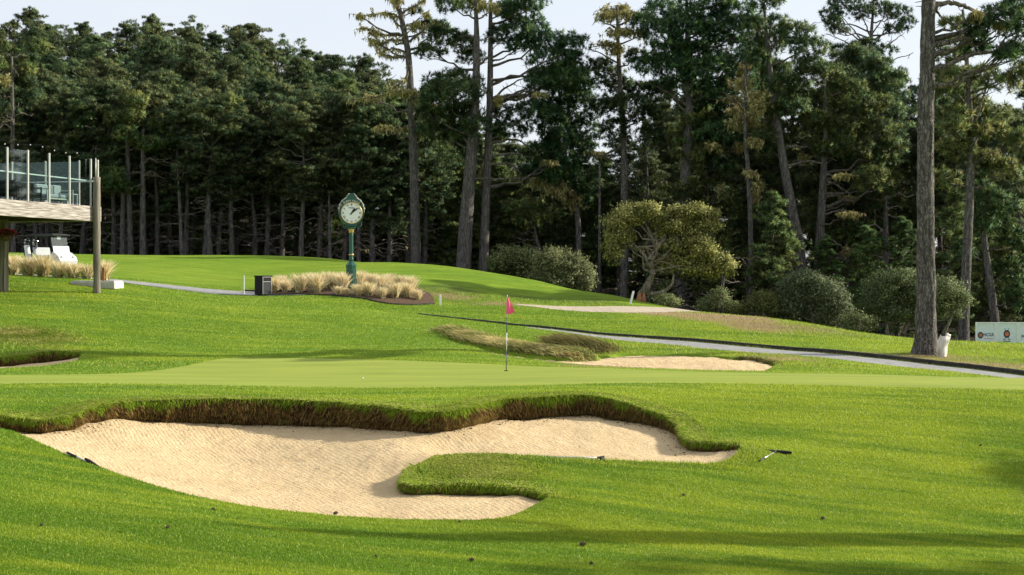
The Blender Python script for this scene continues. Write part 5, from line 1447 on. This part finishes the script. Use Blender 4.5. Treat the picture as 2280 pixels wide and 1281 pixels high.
for i, x in enumerate(xs_):
    MB().box((x, yP, zt + hr / 2 - .02), (.06, .07, hr + .04), bev=.008).build('rail_post', M_alu, deck)
for i in range(len(xs_) - 1):
    w = xs_[i + 1] - xs_[i] - .08
    MB().box(((xs_[i] + xs_[i + 1]) / 2, yP, zt + hr / 2 + .02), (w, .012, hr - .10), bev=.002).build('glass_pane', M_glass, deck)
x0 = .10
MB().box((x0, yP, zt + hr / 2), (.06, .07, hr), bev=.008).build('rail_post', M_alu, deck)
MB().box(((x0 + xs_[0]) / 2, yP, zt + hr / 2), (xs_[0] - x0 - .08, .012, hr - .1)).build('glass_pane', M_glass, deck)
for k in range(6):
    y = -.9 - k * 1.6
    MB().box((x0, y, zt + hr / 2), (.07, .06, hr), bev=.008).build('rail_post', M_alu, deck)
    MB().box((x0, y - .8, zt + hr / 2), (.012, 1.5, hr - .1)).build('glass_pane', M_glass, deck)
MB().box((Ld * .75, -.14, zt + 1.05), (Ld * 1.5 - .3, .09, .05), bev=.01).build('cap_rail', M_white, deck)
MB().box((.22, -DW / 2 - .2, zt + 1.05), (.09, DW - .2, .05), bev=.01).build('cap_rail', M_white, deck)
# main round post at the corner
pw = P(207, 625, 56.4); zg = bz(pw[0], pw[1]); lx = Mi @ Vector((pw[0] - A[0], pw[1] - A[1], 0))
pt = (HZ - 395) / F * 56.4
mb = MB(); zz_ = np.linspace(zg - .3, pt, 14); mb.tube(np.c_[np.full(14, lx.x), np.full(14, .24), zz_], .145 + .008 * np.sin(zz_ * 5), 16); mb.build('post', M_post, deck, True)
mb = MB(); mb.tube([(lx.x + .02, .20, pt - .1), (lx.x + .02, .20, pt + .78)], .022, 8); mb.build('light_rod', M_alu, deck, True)
mb = MB().tube([(lx.x + .02, .20, pt + .7), (lx.x + .02, .20, pt + 1.3)], .012, 6); mb.build('light_rod', M_black, deck, True)
# string of bulbs
for k in range(9):
    x = lx.x + .6 + k * .8; z = pt + .95 - .06 * math.sin(k * 1.3)
    mb = MB().lathe([(.008, .03), (.012, .025), (.02, .01), (.017, -.01), (.003, -.02)], (0, 0, 0), 10); o = mb.build('bulb', M_white, deck, True); o.location = (x, -.3, z)
mb = MB(); mb.tube([(lx.x + .02 + k * .4, -.3 + (.5 if k == 0 else 0), pt + 1.02 - .05 * math.sin(k * .7)) for k in range(18)], .004, 5); mb.build('cable', M_black, deck)
# second post, with flowers
pw2 = P(9, 612, 55.5); zg2 = bz(pw2[0], pw2[1]); q = Mi @ Vector((pw2[0] - A[0], pw2[1] - A[1], 0))
MB().box((q.x, q.y, (zg2 + zb_) / 2 - .1), (.26, .26, zb_ - zg2 + .3), bev=.015).build('post', M_post, deck)
pl = empty('flower_basket', tuple(P(14, 524, 55.0)), 'hanging basket of red flowers under the deck at the left edge', 'flower basket')
mb = MB().lathe([(.05, -.24), (.16, -.18), (.24, -.05), (.25, 0)], n=14); mb.build('basket', M_mulch, pl, True)
cc = in_pad((0, 0, .02), (.34, .30, .16), 120, .4); mb = MB(); puffs(mb, cc, .09, 9, [(.05, .10, .02), (.08, .13, .03)], w=.4); mb.build('leaves', M_flower, pl)
cc = in_pad((0, 0, .06), (.36, .32, .16), 70, .85); mb = MB(); puffs(mb, cc, .06, 12, [(.65, .02, .06), (.75, .05, .12), (.5, .01, .04)], w=.8); mb.build('flowers', M_flower, pl)
mb = MB()
for s_ in (-1, 1): mb.tube([(s_ * .24, 0, 0), (0, 0, .62)], .006, 5)
mb.build('hanger', M_black, pl)

# deck furniture (stands on the deck)
def on_deck(x, y): w = Matrix.Rotation(ang, 3, 'Z') @ Vector((x, y, 0)); return (A[0] + w.x, A[1] + w.y, zt - .005)
def sofa(x, y, L, rz, label, name='garden_sofa'):
    r = empty(name, on_deck(x, y), label, 'garden sofa' if 'sofa' in name else 'armchair', 'seats on the deck', rz=ang + rz)
    fr = MB()
    for sx in (-1, 1):
        for sy in (-1, 1): fr.box((sx * (L / 2 - .03), sy * .36, .32), (.05, .05, .64), bev=.006)
        fr.box((sx * (L / 2 - .03), 0, .64), (.06, .80, .04), bev=.008)
    fr.box((0, 0, .26), (L - .06, .74, .05)); fr.box((0, .37, .74), (L - .06, .04, .05)); fr.box((0, .37, .5), (L - .06, .03, .05))
    fr.build('frame', M_alu if 'sofa' in name else M_black, r)
    n_ = max(1, round(L / .75))
    for k in range(n_):
        cx = -L / 2 + (k + .5) * L / n_
        MB().box((cx, -.02, .37), (L / n_ - .06, .68, .15), bev=.04).build('seat_cushion', M_fabric if 'sofa' in name else M_dgrey, r)
        MB().box((cx, .28, .63), (L / n_ - .07, .16, .46), bev=.05).build('back_cushion', M_fabric if 'sofa' in name else M_dgrey, r)
    return r
sofa(1.6, -1.15, 1.55, R(172), 'light grey cushioned sofa behind the glass nearest the corner post')
sofa(3.2, -1.25, .85, R(150), 'light grey armchair left of the sofa behind the glass', 'armchair')
sofa(4.5, -1.2, .75, R(-60), 'black chair behind the third glass pane from the corner', 'armchair')
sofa(5.6, -1.4, .75, R(40), 'black chair at the far left behind the glass', 'armchair')
tb = empty('side_table', on_deck(.75, -.95), 'small white framed side table next to the corner of the deck', 'side table', rz=ang)
MB().box((0, 0, .5), (.5, .5, .03), bev=.006).build('table_top', M_white, tb)
for sx in (-1, 1):
    for sy in (-1, 1): MB().box((sx * .22, sy * .22, .245), (.03, .03, .48)).build('leg', M_white, tb)

# ---- golf cart
gY = 66.5; p = P(112, 612, gY); z = bz(p[0], p[1])
z += .04; M_cart = paint('cart body paint', (.50, .51, .52), .35)
cart = empty('golf_cart', (p[0], p[1], z), 'white golf cart with a dark roof and bags parked behind the grasses under the deck', 'golf cart', rz=R(-28))
# local: x = front of the cart
MB().box((0, 0, .42), (2.3, 1.05, .16), bev=.05).build('chassis', M_dgrey, cart)
b_ = MB(); b_.prism([(.62, .42), (1.20, .42), (1.24, .60), (1.12, .80), (.86, .98), (.70, 1.02), (.62, .80)], -.56, .56); b_.build('front_cowl', M_cart, cart)
b_ = MB(); b_.prism([(-1.15, .42), (-.15, .42), (-.10, .72), (-.62, .76), (-1.15, .72)], -.56, .56); b_.build('rear_body', M_cart, cart)
MB().box((-.28, 0, .80), (.52, 1.05, .13), bev=.04).build('seat', M_fabric, cart)
o = MB().box((0, 0, 0), (.12, 1.05, .42), bev=.04).build('backrest', M_fabric, cart); o.location = (-.58, 0, 1.04); o.rotation_euler = (0, R(-10), 0)
for x, y, x2 in ((.66, .50, .50), (.66, -.50, .50), (-.72, .50, -.78), (-.72, -.50, -.78)): MB().tube([(x, y, .75), (x2, y * .98, 1.80)], .018, 8).build('roof_strut', M_black, cart, True)
b_ = MB().box((-.10, 0, 1.83), (1.75, 1.12, .06), bev=.03); b_.box((-.10, 0, 1.875), (1.5, .95, .04), bev=.02); b_.build('roof', M_dgrey, cart)
o = MB().box((0, 0, 0), (.012, 1.0, .72)).build('windshield', M_glass2 if 'M_glass2' in globals() else M_glass, cart); o.location = (.63, 0, 1.36); o.rotation_euler = (0, R(-9), 0)
o = MB().box((0, 0, 0), (.02, 1.02, .36), bev=.005).build('windshield', paint('sunlit acrylic', (.55, .66, .68), .15), cart); o.location = (.735, 0, 1.12); o.rotation_euler = (0, R(-12), 0)
MB().box((.56, .0, 1.70), (.012, .22, .13)).build('number_card', M_white, cart)
t = np.arange(25) / 24 * 6.283
o = MB().tube(np.c_[.16 * np.cos(t), .16 * np.sin(t), 0 * t], .014, 6, cap=False).tube([(0, 0, 0), (0, 0, -.45)], .015, 6).box((0, 0, 0), (.3, .03, .015)).build('steering_wheel', M_black, cart, True); o.location = (.34, .26, 1.12); o.rotation_euler = (0, R(-35), 0)
for x in (-.78, .80):
    for y in (-.50, .50):
        w = MB().tube([(0, -.09, 0), (0, -.07, 0), (0, .07, 0), (0, .09, 0)], [.19, .225, .225, .19], 20).build('wheel', M_black, cart, True); w.location = (x, y, .225)
        h = MB().tube([(0, -.095, 0), (0, .095, 0)], .11, 14).build('hub', M_steel, w, True)
for y in (-.36, .36): MB().lathe([(.07, 0), (.07, .02), (.05, .03)], n=12).build('headlight', M_dial, cart, True).location = (1.17, y, .78)
for k, (y, c) in enumerate(((-.26, M_white), (.26, M_dgrey))):
    g = empty('golf_bag', (0, 0, 0), ('white' if k == 0 else 'dark') + ' golf bag with clubs strapped to the back of the cart', 'golf bag', 'golf bags on the cart')
    w = Matrix.Rotation(R(-28), 3, 'Z') @ Vector((-1.14, y, .50)); g.location = (p[0] + w.x, p[1] + w.y, z + w.z); g.rotation_euler = (0, R(-12), R(-28))
    MB().tube([(0, 0, 0), (0, 0, .1), (0, 0, .78), (0, 0, .86)], [.11, .13, .13, .14], 14).build('body', c, g, True)
    MB().box((-.13, 0, .35), (.10, .20, .42), bev=.04).build('pocket', M_dgrey if k == 0 else M_white, g)
    for q_ in range(6):
        a_ = q_ * 1.05; x_, y_ = .08 * math.cos(a_), .08 * math.sin(a_); c_ = MB().tube([(x_, y_, .6), (x_ * 1.5, y_ * 1.5, 1.02 + .04 * (q_ % 3))], .007, 5)
        c_.box((x_ * 1.7, y_ * 1.7 + .03, 1.04 + .04 * (q_ % 3)), (.06, .10, .07), bev=.02); c_.build('club', M_steel if q_ % 2 else M_black, g)

# ---- clumps of feather grass
PAL_FEATH = np.array([(.88, .72, .40), (.93, .80, .52), (.74, .60, .32), (.95, .86, .64)])
def tuft_proto(seed, h=.78, r=.42, N=520):
    g = np.random.default_rng(seed)
    a_ = g.random(N) * 6.283; el = np.abs(g.normal(0, .30, N)); base = np.c_[g.normal(0, .07, (N, 2)), np.zeros(N)]
    d = np.c_[np.sin(el) * np.cos(a_), np.sin(el) * np.sin(a_), np.cos(el)]
    L = h * (.55 + .55 * g.random(N)); grn = g.random(N) < .10
    col = PAL_FEATH[g.integers(0, 4, N)] * (.7 + .45 * g.random(N))[:, None]; col[grn] = (.34, .36, .12)
    bend = np.c_[np.cos(a_) * .45 - .12, np.sin(a_) * .45, -.30 * np.ones(N)]
    v, f, c = blades(base, d, L, .030, col, bend)
    root = bpy.data.objects.new('feather_tussock', None); COL.objects.link(root)
    m = MB().add(v, f, c); m.build('plumes', M_blade, root)
    n2 = 120; a2 = g.random(n2) * 6.283; e2 = np.abs(g.normal(.3, .4, n2)); d2 = np.c_[np.sin(e2) * np.cos(a2), np.sin(e2) * np.sin(a2), np.cos(e2)]
    v, f, c = blades(np.c_[g.normal(0, .09, (n2, 2)), np.zeros(n2)], d2, .34 * (.6 + .6 * g.random(n2)), .02, np.tile([.12, .13, .04], (n2, 1)) * (.6 + .8 * g.random((n2, 1))), np.c_[np.cos(a2), np.sin(a2), -.4 * np.ones(n2)])
    MB().add(v, f, c).build('leaves', M_blade, root)
    return root
tp_ = [tuft_proto(900 + k, .80 + .08 * (k % 3), N=560) for k in range(5)]; tcount = 0
def tuft(u, v, Y, s_, label, group):
    global tcount
    pr = tp_[tcount % 5]; o = pr if tcount < 5 else copy_tree(pr)
    p = P(u, v, Y); z = bz(p[0], p[1]); o.location = (p[0], p[1], z + .01); o.scale = (s_ * .86, s_ * .86, s_ * random.uniform(.80, 1.15)); o.rotation_euler = (0, 0, random.random() * 6.28)
    tag(o, label, 'tussock plant', group); tcount += 1
bedT = [(612, 652, 64.2, .95), (637, 652, 63.8, 1.05), (652, 650, 65, .9), (668, 656, 63.2, 1.1), (684, 648, 66, .9), (706, 659, 62.9, 1.0), (722, 645, 66.3, .85), (737, 656, 63.8, 1.05), (752, 648, 65.5, .95), (763, 657, 63.4, 1.1),
        (753, 664, 62.3, .6), (768, 648, 66.5, .8), (797, 668, 62.1, .8), (808, 650, 66, 1.0), (820, 667, 62.3, 1.0), (832, 652, 65.4, 1.05), (845, 658, 64, 1.1), (852, 670, 62, .8), (862, 657, 65, 1.0), (880, 669, 62.4, 1.0), (893, 655, 65.4, .9),
        (905, 666, 62.9, 1.05), (915, 660, 64.4, 1.0), (930, 671, 62.7, .65), (700, 648, 65.5, .9), (772, 668, 62.2, .45), (868, 648, 66.6, .8), (626, 646, 66.2, .9), (730, 650, 65.2, .9), (800, 659, 64.5, .9)]
bedT.sort(key=lambda q: q[0])
near_ = [q for q in bedT if q[2] < 64]; far_ = [q for q in bedT if q[2] >= 64]
for rowname, lst in (('front', near_), ('back', far_)):
    L_ = [q for q in lst if q[0] < 782]; R_ = [q for q in lst if q[0] >= 782]
    for j, q in enumerate(L_): tuft(*q, 'straw coloured feather tussock in the %s of the bed, %s left of the clock' % (rowname, ORD[len(L_) - 1 - j]), 'feather tussocks in the clock bed')
    for j, q in enumerate(R_): tuft(*q, 'straw coloured feather tussock in the %s of the bed, %s right of the clock' % (rowname, ORD[j]), 'feather tussocks in the clock bed')
for j, (u, v, Y, s_) in enumerate([(28, 612, 61.8, 1.35), (62, 614, 61, 1.35), (96, 615, 60.8, 1.3), (130, 617, 60.3, 1.15), (163, 617, 60.3, 1.15), (194, 617, 60.5, 1.15), (232, 615, 61, 1.2)]):
    tuft(u, v, Y, s_, 'straw coloured feather tussock under the deck, %s from the left' % ORD[j], 'feather tussocks under the deck')

# ---- long fescue on the banks of the far bunker
def fescue(name, line, N, width, h, label, seed, pal):
    g = np.random.default_rng(seed); ln = catmull([P(*t)[:2] for t in line], 10)
    k = g.random(N) * (len(ln) - 1.01); i = k.astype(int); a_ = (k - i)[:, None]; q = ln[i] * (1 - a_) + ln[i + 1] * a_
    q = q + g.normal(size=(N, 2)) * (width * .35, width * .5)
    dist_end = np.minimum(k, len(ln) - 1 - k) / 6
    mound = .22 * np.clip(dist_end, 0, 1)
    z = ground_z(q[:, 0], q[:, 1])
    d = g.normal(size=(N, 3)) * .35; d[:, 2] = .9; d[:, 0] -= .35; d[:, 1] -= .15; d /= np.linalg.norm(d, axis=1)[:, None]
    pn = vnoise(q[:, 0] * 1.7, q[:, 1] * 1.7, seed)
    col = np.array(pal)[np.clip((pn * 2 + g.random(N) * 1.8).astype(int), 0, len(pal) - 1)] * (.65 + .6 * g.random(N))[:, None]
    L = h * (.5 + .7 * g.random(N)) * np.clip(dist_end + .3, 0, 1)
    v, f, c = blades(np.c_[q, z], d, L, .022, col, np.tile([-.7, -.35, -.6], (N, 1)))
    m = MB().add(v, f, c); o = m.build(name, M_thatch); tag(o, label, 'long grass', kind='stuff')
PALF = [(.12, .16, .045), (.28, .30, .09), (.55, .46, .20), (.78, .66, .34)]
fescue('long_grass', [(990, 738, 51.8), (1060, 757, 49.8), (1130, 775, 47.8), (1200, 786, 46.8), (1270, 795, 46.0), (1337, 806, 44.9)], 26000, .70, .40, 'long golden green fescue covering the bank behind the flagstick', 81, PALF)
fescue('long_grass', [(1245, 779, 50), (1290, 786, 49.4), (1342, 793, 48.6)], 7000, .9, .62, 'smaller dark tuft of long fescue at the back of the far bunker', 82, [(.08, .09, .03), (.14, .13, .045), (.26, .22, .09)])
fescue('long_grass', [(1640, 797, 46.3), (1690, 803, 45.2), (1730, 812, 43.8)], 1800, .35, .14, 'short rough grass hanging over the right end of the far bunker', 83, [(.10, .12, .03), (.16, .17, .05), (.28, .25, .10)])
fescue('long_grass', [(-40, 768, 45.6), (20, 758, 46.4), (80, 760, 46.2), (140, 770, 45.2)], 8000, 1.3, .12, 'rough tufted grass on the hump above the small bunker at the left edge', 84, [(.13, .18, .025), (.20, .24, .04), (.34, .32, .10)])
fescue('long_grass', [(970, 1040, 25.1), (1050, 1035, 25.2), (1130, 1045, 24.9)], 15000, 1.3, .06, 'shaggy yellow green grass on the tongue that enters the bunker', 85, [(.13, .18, .022), (.22, .25, .04), (.36, .36, .10)])

# ---- pine cones and bits on the fairway
PC = plain('pine cone', (.04, .028, .018), (.11, .075, .045), 30, .9)
def cone_mesh():
    mb = MB(); mb.lathe([(.004, 0), (.03, .01), (.04, .035), (.034, .06), (.018, .085), (.004, .10)], n=10)
    for k in range(34):
        a_ = k * 2.4; t = k / 34; r = .042 * math.sin(.25 + t * 2.7); z_ = .008 + .088 * t
        c = np.array([r * math.cos(a_), r * math.sin(a_), z_]); mb.box(c, (.014, .014, .006), rz=a_)
    return mb.build('pine_cone', PC)
c0 = cone_mesh(); first = True
for (u, v, Y, s_, lb) in [(478, 1137, 21.0, 1.1, 'dark pine cone on the grass below the left part of the bunker'), (742, 1147, 21.55, 1.2, 'pine cone at the very rim of the bunker at bottom centre'), (1290, 1216, 20.6, 1.5, 'large pine cone just under the long shadow near the middle'),
                          (1525, 1105, 23.8, 1.1, 'pine cone alone on the bright grass right of the grass tongue'), (1837, 1158, 23.2, 1.2, 'pine cone on the bright grass above the right part of the long shadow'), (1045, 1250, 18.9, 1.2, 'pine cone near the bottom edge at the middle'),
                          (92, 1173, 18.9, .9, 'small pine cone on the dark grass at the far left'), (370, 1177, 19.4, 1.0, 'pine cone on the dark grass at the left end of the long shadow'), (840, 1243, 18.4, .8, 'small pine cone between the bottom edge and the long shadow'),
                          (1322, 1258, 18.9, 1.0, 'pine cone at the bottom edge right of the middle'), (1025, 1165, 21.3, .8, 'small pine cone in the grass under the bunker end'), (2180, 994, 29, .9, 'small dark pine cone high on the right hand grass slope')]:
    o = c0 if first else c0.copy()
    if not first: COL.objects.link(o)
    first = False
    # walk to the ground along the line of sight
    ys_ = np.linspace(Y - 4, Y + 4, 200); xs2 = (u - CU) / F * ys_; zs2 = base_z(xs2, ys_); vv = HZ - F * zs2 / ys_
    k = int(np.argmin(np.abs(vv - v))); o.location = (xs2[k], ys_[k], zs2[k] + .022); s_ *= .52; o.scale = (s_, s_, s_ * 1.3); o.rotation_euler = (R(80), random.random(), random.random() * 6.28)
    tag(o, lb, 'pine cone', 'pine cones on the grass')

# ---- trees standing to the right of the view; their shadows cross the foreground
def shade_base(u, v, Y, back):
    """foot of something whose top throws its shadow at the ground point (u, v, Y)"""
    p = P(u, v, Y); return p[0] - sun_dir.x / math.hypot(sun_dir.x, sun_dir.y) * back, p[1] - sun_dir.y / math.hypot(sun_dir.x, sun_dir.y) * back
sx_, sy_ = shade_base(420, 1160, 19.6, 27)
zt_ = P(420, 1160, 19.6)[2] + 27 * math.tan(SUN_EL)
snag = empty('dead_pine', (sx_, sy_, bz(sx_, sy_)), 'broad bare dead pine trunk beyond the right edge whose shadow crosses the foreground', 'dead tree')
hS = zt_ - snag.location.z
mb = MB(); q = np.linspace(0, 1, 12); mb.tube(np.c_[.15 * np.sin(q * 4), .1 * np.cos(q * 3), q * hS - .2], [.62, .55, .52, .50, .49, .48, .46, .43, .38, .29, .17, .04], 12)
for (t, L, a_) in ((.80, 1.1, .4), (.86, .8, 3.4), (.74, 1.3, 2.2)): mb.tube(bough((.1, 0, t * hS), (L * math.cos(a_), L * math.sin(a_), t * hS + .9 * L), 5), [.10, .08, .06, .04, .02], 6)
mb.build('trunk', M_bark, snag, True)
for (u, v, Y, back, h, lb) in ((2340, 1046, 27.4, 30, 12.6, 'tall pine beyond the right edge shading the slope'), (2050, 1380, 17.4, 33, 15.2, 'leafy pine beyond the right edge, the nearest one')):
    x, y = shade_base(u, v, Y, back); place('umbrella', int(h), x, y, h, lb, 'pines beyond the right edge', dz=bz(x, y) - .1)
for k, p_ in protos.items():
    for q in p_:
        if q.name not in used:
            for ch in list(q.children): bpy.data.objects.remove(ch)
            bpy.data.objects.remove(q)

# ---- crumbs of soil and thatch fallen on the sand
def crumbs(W, nrm, N, label):
    g = np.random.default_rng(55); s_ = g.random(N) * (len(W) - 1.001); i = s_.astype(int); off = .02 + np.abs(g.normal(0, .22, N))
    x = W[i, 0] + nrm[i, 0] * off; y = W[i, 1] + nrm[i, 1] * off; z = sand_main(x, y) + .012
    r = .008 + .014 * g.random(N) ** 3
    tet = np.array([[1, 0, -.5], [-.6, .9, -.5], [-.6, -.9, -.5], [0, 0, .9]]); rot = g.random(N) * 6.28
    v = np.stack([np.stack([t[0] * np.cos(rot) - t[1] * np.sin(rot), t[0] * np.sin(rot) + t[1] * np.cos(rot), np.full(N, t[2])], -1) for t in tet], 1) * r[:, None, None] + np.c_[x, y, z][:, None]
    k = np.arange(N)[:, None, None] * 4 + np.array([[0, 1, 3], [1, 2, 3], [2, 0, 3]])[None]
    o = MB().add(v.reshape(-1, 3), k.reshape(-1, 3)).build('soil_crumbs', M_soil); tag(o, label, 'soil crumbs', kind='stuff')
crumbs(wallA, nA, 900, 'dark soil crumbs fallen on the sand below the back lip')
